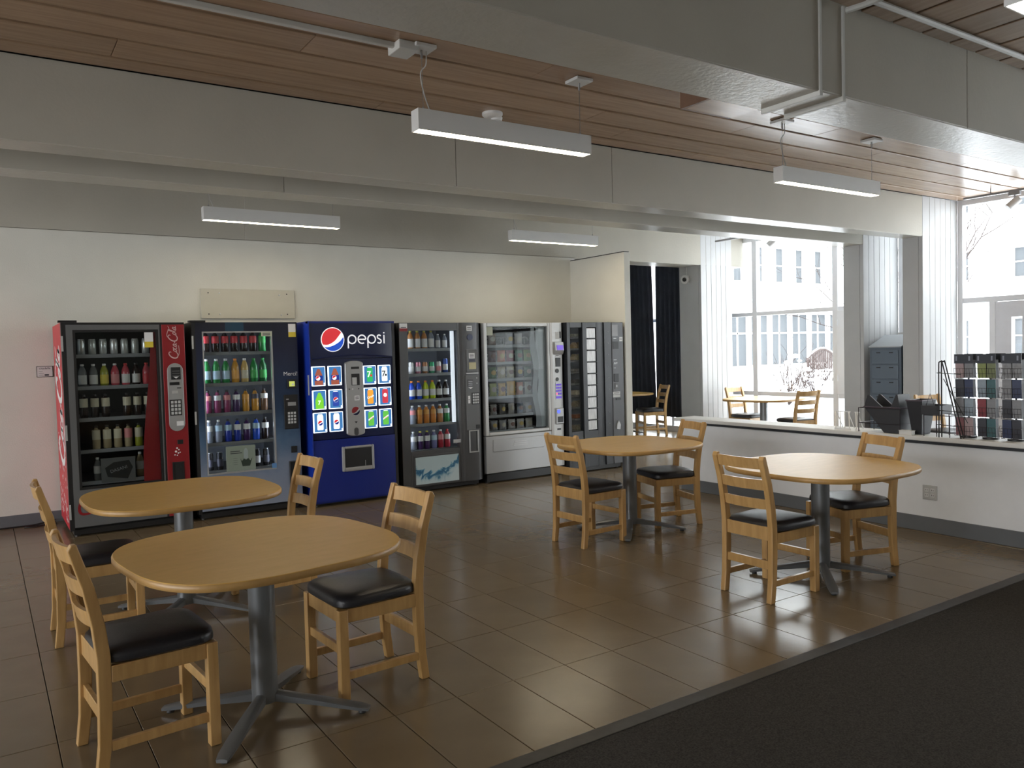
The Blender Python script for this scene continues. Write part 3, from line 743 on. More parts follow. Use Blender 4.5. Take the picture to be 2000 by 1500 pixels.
# ---- goods
BOT = {}
def lathe_me(key, prof, m, n=14):
    k = (key, m.name)
    if k not in BOT: BOT[k] = MB().lathe(prof, n).mesh(key, m, smooth=True)
    return BOT[k]
def lmat(name, c, **k): return mat(name, c, k.pop('rough', .25), **k)
def bottle(loc, body, lab, cap, label, group, h=.205, r=.032, lz=(.30, .62), name='drink_bottle'):
    p = [(r*.85, 0), (r, .010), (r, h*.60), (r*.93, h*.68), (r*.60, h*.83), (r*.36, h*.90), (r*.34, h*.93)]
    o = link(name, lathe_me('bottle_%d_%d' % (h*1e4, r*1e4), p, body), None, loc); tag(o, label, 'bottle', group)
    if lab: link('label_band', lathe_me('band_%d_%d_%d' % (h*1e4, r*1e4, lz[0]*100), [(r*1.015, h*lz[0]), (r*1.02, h*lz[0]+.002), (r*1.02, h*lz[1]), (r*1.0, h*lz[1]+.002)], lab), o)
    if cap: link('cap', lathe_me('cap_%d_%d' % (h*1e4, r*1e4), [(r*.42, h*.915), (r*.44, h*.92), (r*.44, h*.99), (r*.38, h)], cap), o)
    return o
def can(loc, body, label, group, band=None, h=.122, r=.031, name='drink_can'):
    o = link(name, lathe_me('can_%d' % (h*1e4), [(r*.8, 0), (r, .008), (r, h*.88), (r*.82, h)], body), None, loc); tag(o, label, 'can', group)
    link('lid', lathe_me('lid_%d' % (h*1e4), [(r*.80, h), (r*.84, h+.003), (r*.72, h+.003)], m_steel), o)
    if band: link('label_band', lathe_me('cband_%d' % (h*1e4), [(r*1.01, h*.2), (r*1.015, h*.22), (r*1.015, h*.6), (r*1.01, h*.62)], band), o)
    return o
def bag_mesh(w, h, d, m):
    vs = []; fs = []; nx, nz = 8, 10
    for side in (-1, 1):
        for j in range(nz+1):
            for i in range(nx+1):
                u = -1+2*i/nx; v = -1+2*j/nz
                t = max(0, (1-abs(u)**2.6))*max(0, (1-abs(v)**3.5))
                wob = .006*math.sin(7*u+3*v)*t
                vs.append((u*w/2*(1-.08*(1-abs(v))), side*(d/2*t**.6+wob)+0, (v+1)*h/2))
    k = (nx+1)*(nz+1)
    for s_ in (0, 1):
        for j in range(nz):
            for i in range(nx):
                a = s_*k+j*(nx+1)+i; q = (a, a+1, a+nx+2, a+nx+1); fs.append(q if s_ == 0 else q[::-1])
    return MB().add(vs, fs).mesh('bag', m, smooth=True, auto=2.5)
BAG = {}
def bag(loc, m, pm, label, group, w=.10, h=.14, d=.05, rz=0.0, tilt=0.0):
    k = (w, h, d, m.name)
    if k not in BAG: BAG[k] = bag_mesh(w, h, d, m)
    o = link('snack_bag', BAG[k], None, loc, (tilt, 0, rz)); tag(o, label, 'snack', group)
    pk = ('p', w, h, d, pm.name)
    if pk not in BAG:
        vs = []; fs = []
        for j in range(5):
            for i in range(5):
                a_, b_ = -1+i/2, -1+j/2; u = .62*a_*math.sqrt(1-b_*b_/2); v = .05+.42*b_*math.sqrt(1-a_*a_/2); t = (1-abs(u)**2.6)*(1-abs(v)**3.5)
                vs.append((u*w/2*.95, -(d/2*t**.6+.006*abs(math.sin(7*u+3*v))*t+.002), (v+1)*h/2))
        for j in range(4):
            for i in range(4): a = j*5+i; fs.append((a, a+1, a+6, a+5))
        BAG[pk] = MB().add(vs, fs).mesh('print_patch', pm, smooth=True, auto=2.5)
    link('print_patch', BAG[pk], o)
    return o

class Mach:
    def __init__(s, name, label, X0, Yf, Wd, H, D):
        s.r = thing(name, label, 'vending machine', (X0, Yf, 0), group='vending machines along the back wall')
        s.X0, s.Yf, s.W, s.H, s.D = X0, Yf, Wd, H, D
    def inn(s, x, z, d):
        k = (s.Yf+d)/s.Yf
        return ((s.X0+x)*k-s.X0, 1.5+(z-1.5)*k)
    def world(s, x, z, d):
        a, b = s.inn(x, z, d); return (s.X0+a, s.Yf+d, b)
    def shelf(s, h, z, d0=.07, d1=None, rail=m_rail, name='shelf', th=.018):
        zz = s.inn(0, z, d0+.01)[1]
        o = box(name, h[0]+.012, h[1]-.012, d0+.01, (d1 or s.D-.12), zz-th, zz, m_shelf, s.r)
        box('price_rail', h[0]+.012, h[1]-.012, d0+.002, d0+.01, zz-.028, zz+.004, rail, o)
        return zz

# ---------------------------------------------------------------- 1 red drink machine
A = Mach('drink_machine', 'red and grey glass-front drink machine at the left end of the row', .585, 7.76, .985, 1.845, .90)
r = A.r
hA = (.085, .765, .405, 1.782)
_, sideA = cabinet(r, A.W, A.H, A.D, m_black, left=m_redside)
frame(r, 'door_frame', .035, .775, .085, 1.825, hA, 0, .07, m_dgrey)
box('hinge_edge', 0, .035, 0, .07, .06, 1.845, m_black, r)
box('top_edge', .035, .985, 0, .07, 1.825, 1.845, m_black, r)
for zz in (1.60, .84, .16): box('hinge_cover', -.004, .012, -.006, .0, zz, zz+.13, m_lsilver, r)
box('top_hinge', -.02, .12, -.02, .06, 1.845, 1.862, m_black, r)
gf = frame(r, 'window_gasket', hA[0]-.001, hA[1]+.001, hA[2]-.001, hA[3]+.001, (hA[0]+.02, hA[1]-.02, hA[2]+.02, hA[3]-.02), .004, .05, m_black)
box('window_pane', hA[0]+.02, hA[1]-.02, .02, .026, hA[2]+.02, hA[3]-.02, m_vglass, r)
liner(r, (hA[0]-.03, hA[1]+.10, hA[2]-.05, hA[3]+.03), .071, A.D-.06, m_liner)
box('red_column', .792, .985, -.006, .07, .085, 1.825, m_red, r, bevel=.004)
box('column_gap', .775, .792, 0, .07, .085, 1.825, m_black, r)
cur = catmull([(.600, .445), (.608, .72), (.640, 1.05), (.676, 1.35), (.697, 1.60), (.705, 1.76)], 6)
MB().prism(cur[::-1]+[(.600, .425), (.744, .425), (.744, 1.76)], .032, .030, 'y').build('red_ribbon_print', m_red, r)
pp = MB().prism(capsule(.822, .958, .855, 1.475), -.018, -.006, 'y').build('payment_panel', m_silver, r, bevel=.004)
box('bill_acceptor', .852, .936, -.026, -.018, 1.325, 1.438, m_black, pp, bevel=.004)
for k in range(3): box('acceptor_rib', .862, .926, -.029, -.026, 1.355+k*.022, 1.362+k*.022, m_dgrey, pp)
MB().prism([(.872, 1.352), (.894, 1.335), (.916, 1.352)], -.030, -.026, 'y').build('arrow_mark', m_wprint, pp)
box('display', .838, .922, -.021, -.018, 1.275, 1.303, m_black, pp)
box('coin_slot', .90, .935, -.021, -.018, 1.245, 1.252, m_black, pp)
box('coin_button', .855, .905, -.022, -.018, 1.20, 1.225, m_lsilver, pp)
keypad(pp, .838, .928, 1.005, 1.138, -.018, m_key)
box('paper_label', .885, .945, -.0195, -.018, .905, .945, m_wprint, pp)
box('coin_return', .885, .935, -.012, -.006, .735, .775, m_black, r, bevel=.003)
ch = frame(r, 'delivery_port', .835, .935, .40, .575, (.845, .925, .41, .565), -.014, -.006, m_black); box('port_flap', .845, .925, -.009, -.006, .41, .565, m_dark, r)
lg = script_logo(lambda u, v: (.918-v*.074, -.0075, 1.515+u*.084), 1.25).build('script_lettering', mat('pale_red_print', (0.62, 0.42, 0.42), .5), r)
b_ = MB()
for (xx, zz, rr) in ((.88, .70, .008), (.895, .685, .006), (.87, .67, .01), (.89, .655, .007), (.905, .66, .005), (.86, .64, .006), (.88, .635, .005)):
    b_.prism([(xx+rr*math.cos(2*PI*i/10), zz+rr*math.sin(2*PI*i/10)) for i in range(10)], -.0065, -.0075, 'y')
tag(b_.build('bubble_print', m_wprint, r), kind='stuff')
sticker(r, .650, .722, 1.622, 1.757, .016, m_wprint, m_yel, 0)
lo = MB(); ribbon(lo, catmull([(.20, .32), (.11, .33), (.075, .26), (.085, .205), (.13, .195), (.20, .21)], 6), .022, lambda u, v: (u, -.001, v)); lo.build('red_swirl_print', m_red, r)
lo = MB(); ribbon(lo, catmull([(.30, .22), (.50, .27), (.70, .25)], 6), .02, lambda u, v: (u, -.001, v)); lo.build('red_swirl_print', m_red, r)
# side graphic: white script running up the red side with bubbles
script_logo(lambda u, v: (-.0015, .22+v*.50, .60+u*.298), 2.0).build('side_lettering', m_wprint, sideA)
bb = MB(); rs = random.Random(3)
for _ in range(70):
    yy = .10+rs.random()*.74; zz = .12+rs.random()**1.6*.75; rr = .004+rs.random()*.016
    bb.prism([(yy+rr*math.cos(2*PI*i/9), zz+rr*math.sin(2*PI*i/9)) for i in range(9)], -.001, -.0005, 'x')
tag(bb.build('side_bubbles', m_wprint, sideA), kind='stuff')
m_leddim = mat('dim_light_strip', (1, 1, 1), 0.5, emit=0.6, ecol=(.85, .95, 1.0))
box('light_strip', hA[0]-.022, hA[0]-.010, .074, .085, hA[2]+.02, hA[3]-.02, m_leddim, r)
box('light_strip', hA[1]+.02, hA[1]+.032, .074, .085, hA[2]+.02, hA[3]-.02, m_leddim, r)
gA = 'goods in the red drink machine'
SHN = ['top', 'second', 'third', 'fourth', 'bottom']
zsA = [A.shelf((hA[0]-.02, hA[1]+.07, 0, 0), z) for z in (1.567, 1.293, 1.019, .744, .47)]
c_sil = lmat('pale_can', (.50, .52, .50), metal=.3); c_sil2 = lmat('silver_can', (.62, .63, .62), metal=.5)
l_clear = lmat('clear_drink', (.16, .17, .17)); l_tan = lmat('tan_drink', (.36, .30, .18)); l_dark = lmat('cola_drink', (.018, .010, .008)); l_pink = lmat('pink_drink', (.45, .06, .08)); l_lime = lmat('lime_drink', (.28, .30, .03))
lb_w = mat('white_label', (.62, .62, .60), .5); lb_y = mat('yellow_label', (.60, .50, .05), .5); lb_cream = mat('cream_label', (.56, .52, .38), .5); lb_red = mat('red_label', (.50, .03, .04), .5); lb_pk = mat('pink_label', (.60, .22, .22), .5)
cp_w = mat('white_cap', (.70, .70, .68), .5); cp_r = mat('red_cap', (.45, .02, .02), .5); cp_b = mat('black_cap', (.03, .03, .03), .5); cp_g = mat('green_cap', (.03, .30, .06), .5); cp_o = mat('orange_cap', (.70, .22, .03), .5); cp_y = mat('yellow_cap', (.66, .60, .10), .5)
def putA(i, row, fn, desc, *a, **k):
    x, y, _ = A.world(.145+i*.0845, 1, .15)
    lb = '%s, %s from left, %s shelf of red drink machine' % (desc, ORD[i], SHN[row])
    return fn((x, y, zsA[row]+.0005), *a, lb, gA, **k)
for i in range(7): putA(i, 0, can, 'silver drink can', c_sil if i % 3 else c_sil2, h=.135)
R2 = [(l_clear, lb_w, cp_w, 'clear bottle with white label'), (l_clear, lb_w, cp_w, 'wide bottle with white label'), (l_lime, lb_y, cp_w, 'yellow-labelled bottle'), (l_pink, lb_pk, cp_w, 'pink drink bottle'), (l_pink, lb_w, cp_r, 'red and white bottle'), (l_dark, lb_w, cp_b, 'dark bottle with white label'), (l_pink, lb_red, cp_r, 'red bottle')]
for i, (a, b, c, d) in enumerate(R2): putA(i, 1, bottle, d, a, b, c, h=.195, r=.034, lz=(.10, .50))
for i in (0, 1, 2, 4, 5, 6): putA(i, 2, bottle, 'dark bottle with cream label', l_dark, lb_cream, cp_b, h=.205, r=.033, lz=(.46, .82))
for i in (1, 2, 3, 4, 5): putA(i, 3, bottle, ['', 'amber bottle', 'amber bottle', 'amber bottle', 'pink-topped bottle', 'lime drink bottle'][i], l_lime if i == 5 else l_tan, lb_pk if i == 4 else lb_cream, cp_b, h=.205, r=.033, lz=(.40, .80))
putA(1, 4, bottle, 'pale bottle', l_clear, lb_w, cp_w, h=.20, r=.032); putA(5, 4, bottle, 'amber bottle', l_tan, lb_w, cp_w, h=.22, r=.032)
ad = thing('advert_card', 'dark advertising card inside the red drink machine', 'card', A.world(.255, .455, .060))
ad.location.z = zsA[4]-.02
box('card', 0, .275, 0, .004, 0, .215, mat('dark_card', (.10, .105, .105), .5), ad)
MB().prism([(.05, .05), (.21, .02), (.255, .12), (.225, .185), (.10, .175), (.03, .13)], -.001, -.0005, 'y').build('dark_shape', m_dark, ad)
text('lettering', 'DASANI', .04, mat('grey_print', (.22, .23, .23), .5), ad, .14, -.002, .11, rot=.25)

# ---------------------------------------------------------------- 2 navy drink machine
m_ice = grad_mat('icy_blue_graphic', [(0.0, (.26, .29, .36)), (.22, (.20, .24, .33)), (.38, (.07, .13, .22)), (.55, (.012, .035, .085)), (.85, (.008, .012, .04)), (1.0, (.006, .008, .02))], .35, .16)
B = Mach('drink_machine', 'navy and ice-blue glass-front drink machine with lit shelves', 1.635, 7.76, .985, 1.845, .90)
r = B.r; hB = (.092, .735, .422, 1.755)
cabinet(r, B.W, B.H, B.D, m_black)
frame(r, 'door_frame', .03, .985, .085, 1.845, hB, 0, .07, m_ice)
box('hinge_edge', 0, .03, 0, .07, .06, 1.845, m_black, r)
for zz in (1.60, .90): box('hinge_cover', -.004, .012, -.006, 0, zz, zz+.12, m_lsilver, r)
box('top_hinge', -.02, .12, -.02, .06, 1.845, 1.862, m_black, r)
frame(r, 'window_trim', hB[0]-.004, hB[1]+.004, hB[2]-.004, hB[3]+.004, (hB[0]+.008, hB[1]-.008, hB[2]+.008, hB[3]-.008), -.004, .04, m_silver)
box('window_pane', hB[0]+.008, hB[1]-.008, .02, .026, hB[2]+.008, hB[3]-.008, m_vglass2, r)
liner(r, (hB[0]-.03, hB[1]+.13, hB[2]-.05, hB[3]+.03), .071, B.D-.06, m_linerw)
for xx in (hB[0]-.025, hB[1]+.022): box('light_strip', xx, xx+.014, .075, .09, hB[2]+.02, hB[3]-.02, m_ledlow, r)
box('top_decal', .30, .47, -.001, 0, 1.76, 1.845, mat('teal_print', (.010, .045, .085), .3), r)
text('lettering', 'Merci!', .055, m_wprint, r, .905, -.003, 1.338)
bp_ = box('bill_acceptor', .868, .955, -.014, 0, 1.195, 1.285, m_black, r, bevel=.004)
box('lit_card', .885, .94, -.016, -.014, 1.215, 1.265, mat('lit_yellow_card', (.5, .55, .1), .5, emit=.35, ecol=(.75, .85, .2)), bp_)
MB().prism([(.905, 1.225), (.935, 1.225), (.92, 1.25)], -.018, -.016, 'y').build('arrow_mark', m_wprint, bp_)
pp = box('payment_panel', .827, .968, -.012, 0, .795, 1.134, m_black, r, bevel=.006)
box('display', .865, .945, -.015, -.012, 1.025, 1.06, m_silver, pp)
box('coin_slot', .85, .875, -.015, -.012, 1.085, 1.095, m_silver, pp)
keypad(pp, .856, .944, .846, .968, -.012, m_key)
box('coin_return', .885, .945, -.008, 0, .56, .625, m_black, r, bevel=.003)
sticker(r, .90, .972, 1.70, 1.828, -.001, m_wprint, m_yel, 0)
sticker(r, .632, .735, 1.709, 1.753, -.0045, mat('olive_paper', (.50, .52, .40), .5), None, 2)
box('small_label', .69, .735, -.006, -.0042, .428, .475, mat('blue_print', (.10, .25, .50), .5), r)
frame(r, 'delivery_port', .86, .96, .24, .48, (.87, .95, .25, .47), -.012, 0, m_char); box('port_flap', .87, .95, -.004, 0, .25, .47, m_dark, r)
gB = 'goods in the navy drink machine'
zsB = [B.shelf((hB[0]-.02, hB[1]+.10, 0, 0), z, rail=m_rail) for z in (1.564, 1.273, .994, .715, .455)]
l_green = lmat('green_drink', (.02, .22, .05)); l_gold = lmat('golden_drink', (.50, .24, .03)); l_purple = lmat('purple_drink', (.20, .03, .09)); l_violet = lmat('violet_drink', (.05, .02, .09)); l_blue = lmat('blue_drink', (.02, .04, .30)); l_water = lmat('water_drink', (.20, .22, .26)); l_brown = lmat('brown_drink', (.12, .06, .03)); l_orange = lmat('orange_drink', (.55, .20, .03))
lb_bl = mat('pale_blue_label', (.36, .50, .58), .5); lb_gn = mat('green_label', (.04, .35, .07), .5); lb_dk = mat('dark_label', (.05, .05, .07), .5); lb_or = mat('orange_label', (.62, .30, .05), .5)
def putB(i, row, fn, desc, *a, **k):
    x, y, _ = B.world(.116+i*.087, 1, .15)
    lb = '%s, %s from left, %s shelf of navy drink machine' % (desc, ORD[i], SHN[row])
    return fn((x, y, zsB[row]+.0005), *a, lb, gB, **k)
for i in range(6): putB(i, 0, bottle, 'cola bottle with red label', l_dark, lb_red, cp_r, h=.205, r=.035, lz=(.42, .74))
putB(6, 0, bottle, 'green soda bottle', l_green, lb_gn, cp_g, h=.205, r=.035, lz=(.42, .74))
R = [(l_green, lb_bl, cp_w, 'green bottle with pale label'), (l_green, lb_bl, cp_w, 'green bottle with pale label'), (l_green, lb_bl, cp_w, 'green bottle with pale label'), (l_gold, lb_or, cp_o, 'golden soda bottle'), (lmat('cream_soda', (.55, .38, .12)), lb_cream, cp_w, 'cloudy golden bottle'), (l_green, lb_gn, cp_g, 'green bottle with green label'), (lmat('deep_green_drink', (.01, .12, .03)), lb_gn, cp_g, 'deep green bottle')]
for i, (a, b, c, d) in enumerate(R): putB(i, 1, bottle, d, a, b, c, h=.232, r=.036, lz=(.16, .50))
R = [(l_purple, lb_pk, cp_b, 'pink drink bottle'), (l_purple, lb_w, cp_b, 'pink bottle with white label'), (l_purple, lb_pk, cp_b, 'pink drink bottle'), (l_violet, lb_w, cp_b, 'violet drink bottle'), (l_gold, lb_or, cp_b, 'golden drink bottle'), (l_gold, lb_dk, cp_b, 'golden drink bottle'), (l_brown, lb_w, cp_b, 'brown drink bottle')]
for i, (a, b, c, d) in enumerate(R): putB(i, 2, bottle, d, a, b, c, h=.215, r=.034, lz=(.55, .76))
R = [(l_water, lb_w, cp_w, 'clear water bottle'), (l_water, lb_bl, cp_w, 'clear water bottle'), (l_blue, lb_bl, cp_b, 'dark blue drink bottle'), (l_blue, lb_w, cp_b, 'blue drink bottle'), (l_violet, lb_w, cp_b, 'dark drink bottle'), (lmat('bright_blue_drink', (.02, .08, .50)), lb_bl, cp_b, 'bright blue drink bottle'), (l_dark, lb_w, cp_b, 'black drink bottle')]
for i, (a, b, c, d) in enumerate(R): putB(i, 3, bottle, d, a, b, c, h=.215, r=.034, lz=(.50, .74))
for i in (0, 1, 5, 6): putB(i, 4, can, 'dark energy drink can', lmat('black_can', (.03, .03, .035), metal=.4), band=lb_w if i == 5 else lb_dk, h=.165, r=.030)
ad = thing('advert_card', 'pale green card with a bottle picture in the navy machine', 'card', B.world(.262, .43, .060)); ad.location.z = zsB[4]-.018
box('card', 0, .275, 0, .004, 0, .24, mat('pale_green_card', (.42, .46, .38), .5), ad)
for k in range(2): box('text_line', .04, .13+.02*k, -.001, -.0002, .185-.018*k, .192-.018*k, m_ink, ad)
for k in range(4): box('text_line', .065, .105, -.001, -.0002, .12-.02*k, .124-.02*k, mat('pale_ink', (.25, .28, .24), .6), ad)
MB().prism([(.165, .11), (.165, .19), (.18, .215), (.19, .215), (.205, .19), (.205, .11)], -.0012, -.0004, 'y').build('bottle_print', mat('print_bottle', (.55, .60, .60), .5), ad)
MB().prism([(.15, .04), (.22, .04), (.245, .12), (.225, .09), (.205, .115), (.185, .10), (.165, .115), (.145, .09), (.13, .12)], -.0016, -.0008, 'y').build('leaf_print', mat('dark_leaf_print', (.05, .07, .05), .5), ad)

# ---------------------------------------------------------------- 3 blue soda machine
C = Mach('soda_machine', 'bright blue soda machine with round emblem and lit selection buttons', 2.70, 7.66, .93, 1.85, .95)
r = C.r
cabinet(r, C.W, C.H, C.D, m_black, left=m_bluehi, zb=.03)
box('side_front_strip', 0, .012, 0, .07, .03, 1.85, m_bluehi, r)
def bowed(name, x0, x1, z0, z1, y0, m, bow=.022, n=14, parent=None, bev=.0):
    # slightly convex front panel
    poly = [(x0, .07), (x1, .07)] + [(x1+(x0-x1)*i/n, y0-bow*(1-(2*i/n-1)**2)) for i in range(n+1)]
    return MB().prism([(a, b) for a, b in poly][::-1], z0, z1, 'z').build(name, m, parent or r, smooth=True, auto=.5, bevel=bev)
bowed('upper_panel', .012, .90, 1.475, 1.83, .012, m_navy)
bowed('selection_panel', .012, .90, .67, 1.47, .022, m_navy, bow=.006)
bowed('lower_panel', .012, .90, .05, .665, .012, m_blue)
box('top_cap', 0, .93, .01, .07, 1.83, 1.85, m_blue, r)
box('door_edge', .90, .93, .01, .07, .03, 1.83, m_black, r)
box('bottom_edge', .012, .90, .02, .07, .03, .05, m_blue, r)
box('lock_cover', -.006, .004, .02, .045, 1.12, 1.32, m_lsilver, r)
for zz in (1.45,): MB().tube(catmull([(.03, -.002, 1.478), (.25, -.016, 1.50), (.46, -.020, 1.508), (.68, -.016, 1.50), (.885, -.002, 1.478)], 5), .009, 6).build('panel_lip', m_navy, r, smooth=True)
m_lw = mat('lit_white_logo', (.8, .8, .8), .4, emit=.55, ecol=(1, 1, 1)); m_lr = mat('lit_red_logo', (.6, .03, .04), .4, emit=.42, ecol=(.75, .03, .04)); m_lb = mat('lit_blue_logo', (.01, .06, .45), .4, emit=.38, ecol=(.01, .10, .70))
m_lt = mat('lit_pale_lettering', (.6, .6, .62), .4, emit=.48, ecol=(.90, .90, .95))
globe(r, .244, 1.666, .114, -.012, m_lr, m_lw, m_lb)
# rounded lower-case lettering
lt = MB(); yl = -.0135
fm = lambda u, v: (.402+u*.1, yl, 1.617+v*.1)
def arc(cx, cy, R, a0, a1, n=20): return [(cx+R*math.cos(math.radians(a0+(a1-a0)*i/n)), cy+R*math.sin(math.radians(a0+(a1-a0)*i/n))) for i in range(n+1)]
def st(p): ribbon(lt, p, .135, fm, taper=False)
st(arc(.47, .48, .42, 0, 360, 28)); st([(.05, .48), (.05, -.42)])
st([(1.12, .47), (1.94, .47)]); st(arc(1.54, .48, .42, 0, 300, 24))
st(arc(2.60, .48, .42, 0, 360, 28)); st([(2.18, .48), (2.18, -.42)])
st(catmull([(3.62, .80), (3.44, .90), (3.26, .80), (3.26, .62), (3.44, .50), (3.62, .38), (3.64, .18), (3.46, .06), (3.24, .14)], 5))
st([(3.98, .03), (3.98, .90)]); ribbon(lt, [(3.98, 1.06), (3.98, 1.20)], .15, fm, taper=False)
lt.build('lettering', m_lt, r)
# lit selection buttons
m_btn = mat('lit_button_blue', (.05, .18, .42), .35, emit=.42, ecol=(.06, .25, .62)); m_btnw = mat('lit_button_edge', (.85, .9, .95), .35, emit=1.25, ecol=(.85, .94, 1.0))
def lc(n, c, e=.75): return mat('lit_'+n, c, .4, emit=e, ecol=c)
kinds = {
    'cola': (lc('cola_print', (.28, .07, .04)), 'b'), 'lime': (lc('lime_print', (.16, .52, .03)), 'b'), 'navyc': (lc('navy_print', (.02, .05, .30)), 'c'), 'whitec': (lc('white_print', (.80, .84, .86)), 'c'),
    'green': (lc('green_print', (.02, .38, .10)), 'c'), 'orange': (lc('orange_print', (.80, .30, .03)), 'c'), 'red': (lc('red_print', (.48, .03, .05)), 'c'), 'camo': (lc('camo_print', (.10, .42, .05)), 'c')}
p_w = lc('white_mark', (.85, .85, .85), .8); p_r = lc('red_mark', (.55, .02, .03), .7); p_k = lc('dark_mark', (.04, .05, .06), .2); p_b = lc('blue_mark', (.01, .03, .25), .5)
rowsL = [(1.203, 1.407), (.968, 1.170), (.738, .947)]; rowsR = [(1.197, 1.399), (.971, 1.171), (.744, .944)]
grid = [((.018, .169), rowsL, ['cola', 'lime', 'whitec']), ((.186, .340), rowsL, ['cola', 'navyc', 'whitec']), ((.562, .714), rowsR, ['green', 'orange', 'camo']), ((.727, .878), rowsR, ['whitec', 'red', 'camo'])]
for ci, ((xa, xb), rr, ks) in enumerate(grid):
    for ri, ((za, zb_), kd) in enumerate(zip(rr, ks)):
        y0 = .010
        bt = box('selection_button', xa+.004, xb-.004, y0, .024, za+.004, zb_-.004, m_btnw, r, bevel=.006)
        box('button_print', xa+.016, xb-.012, y0-.0015, y0+.002, za+.012, zb_-.012, m_btn, bt)
        pm, sh = kinds[kd]; cx = (xa+xb)/2; cz = (za+zb_)/2; H_ = zb_-za; yb = y0-.0025
        def pr(poly, m, dy=0, nm='drink_print'): return MB().prism(poly, yb-dy, yb-dy+.0008, 'y').build(nm, m, bt)
        if sh == 'b':
            z0 = za+.013; zt = zb_-.030
            pr([(cx-.042, z0), (cx+.042, z0), (cx+.042, z0+H_*.42), (cx+.030, z0+H_*.58), (cx+.012, zt), (cx-.012, zt), (cx-.030, z0+H_*.58), (cx-.042, z0+H_*.42)], pm)
            if kd == 'cola':
                pr([(cx-.042, z0+.045), (cx+.042, z0+.045), (cx+.042, z0+.095), (cx-.042, z0+.095)], p_b, .001, 'label_print')
                pr(arc(cx-.008, z0+.070, .023, 0, 360, 16)[:-1], p_w, .002, 'emblem_print'); pr(arc(cx-.008, z0+.071, .020, 30, 210, 12), p_r, .003, 'emblem_print')
            else:
                o = text('lettering', '7', .06, p_w, bt, cx-.004, yb-.002, cz-.03, bold=.01)
        else:
            hw_ = .032; z0 = za+.030; zt = zb_-.026
            pr([(cx-hw_*.8, z0), (cx+hw_*.8, z0), (cx+hw_, z0+.010), (cx+hw_, zt-.014), (cx+hw_*.75, zt), (cx-hw_*.75, zt), (cx-hw_, zt-.014), (cx-hw_, z0+.010)], pm)
            pr([(cx-hw_*.75, zt), (cx+hw_*.75, zt), (cx+hw_*.7, zt+.006), (cx-hw_*.7, zt+.006)], p_w, 0, 'lid_print')
            if kd in ('navyc', 'whitec') and ci < 2:
                pr(arc(cx, cz-.005, .026, 0, 360, 18)[:-1], p_w, .001, 'emblem_print'); pr(arc(cx, cz-.004, .024, 35, 205, 12), p_r, .002, 'emblem_print'); pr(arc(cx, cz-.005, .024, 215, 375, 12), p_b, .002, 'emblem_print')
            elif kd == 'green' or kd == 'whitec':
                text('lettering', '7', .085, p_w if kd == 'green' else p_k, bt, cx-.010, yb-.002, cz+.005, bold=.015); pr(arc(cx+.014, cz-.006, .012, 0, 360, 12)[:-1], p_r if kd == 'green' else p_k, .002, 'dot_print')
            elif kd == 'orange':
                text('lettering', 'Crush', .032, p_w, bt, cx, yb-.002, cz+.002, bold=.012, rot=.35)
            elif kd == 'red':
                pr(arc(cx, cz+.012, .020, 0, 360, 14)[:-1], p_w, .001, 'mark_print'); text('lettering', 'Dr', .022, p_r, bt, cx, yb-.003, cz+.012)
            else:
                pr([(cx-.030, cz-.018), (cx+.030, cz+.018), (cx+.030, cz+.034), (cx-.030, cz-.002)], p_w, .001, 'slash_print'); text('lettering', 'Dew', .026, p_r, bt, cx, yb-.003, cz+.008, rot=.5)
        pr([(xb-.026, za+.016), (xb-.014, za+.016), (xb-.014, za+.036), (xb-.026, za+.036)], p_w, 0, 'price_print')
ctl = MB().prism(capsule(.364, .556, .685, 1.450, ry=.030), -.020, .02, 'y').build('control_column', m_silver, r, bevel=.008, seg=3)
box('display', .425, .51, -.024, -.020, 1.365, 1.388, m_black, ctl)
ba = box('bill_acceptor', .424, .512, -.026, -.020, 1.200, 1.317, m_black, ctl, bevel=.003)
box('bill_guide', .430, .478, -.030, -.026, 1.205, 1.280, m_lsilver, ba)
for xx, mm in ((.40, m_black), (.437, m_wprint), (.50, m_black)): MB().prism([(xx-.008, 1.155), (xx+.010, 1.163), (xx-.008, 1.171)], -.022, -.020, 'y').build('arrow_mark', mm, ctl)
sticker(ctl, .452, .505, 1.045, 1.095, -.020, m_wprint, None, 2)
g2 = globe(r, .459, .939, .043, -.021, m_lr if False else m_red, m_lsilver, m_navy)
MB().prism([(.445, .832), (.475, .832), (.46, .812)], -.022, -.020, 'y').build('arrow_mark', m_black, ctl)
MB().prism(capsule(.438, .482, .690, .770), -.024, -.020, 'y').build('coin_cup', m_char, ctl)
vb = frame(r, 'vend_bay', .300, .646, .330, .585, (.328, .622, .372, .560), -.030, .01, m_silver, bevel=.010)
MB().add([(.328, -.02, .372), (.622, -.02, .372), (.622, -.013, .560), (.328, -.013, .560)], [(0, 1, 2, 3)]).build('bay_door', m_black, r)
box('bay_highlight', .545, .549, -.0225, -.0205, .375, .43, m_lsilver, r)
pl = MB(); ribbon(pl, catmull([(.03, .64), (.25, .60), (.46, .585)], 5), .006, lambda u, v: (u, -.013, v)); 

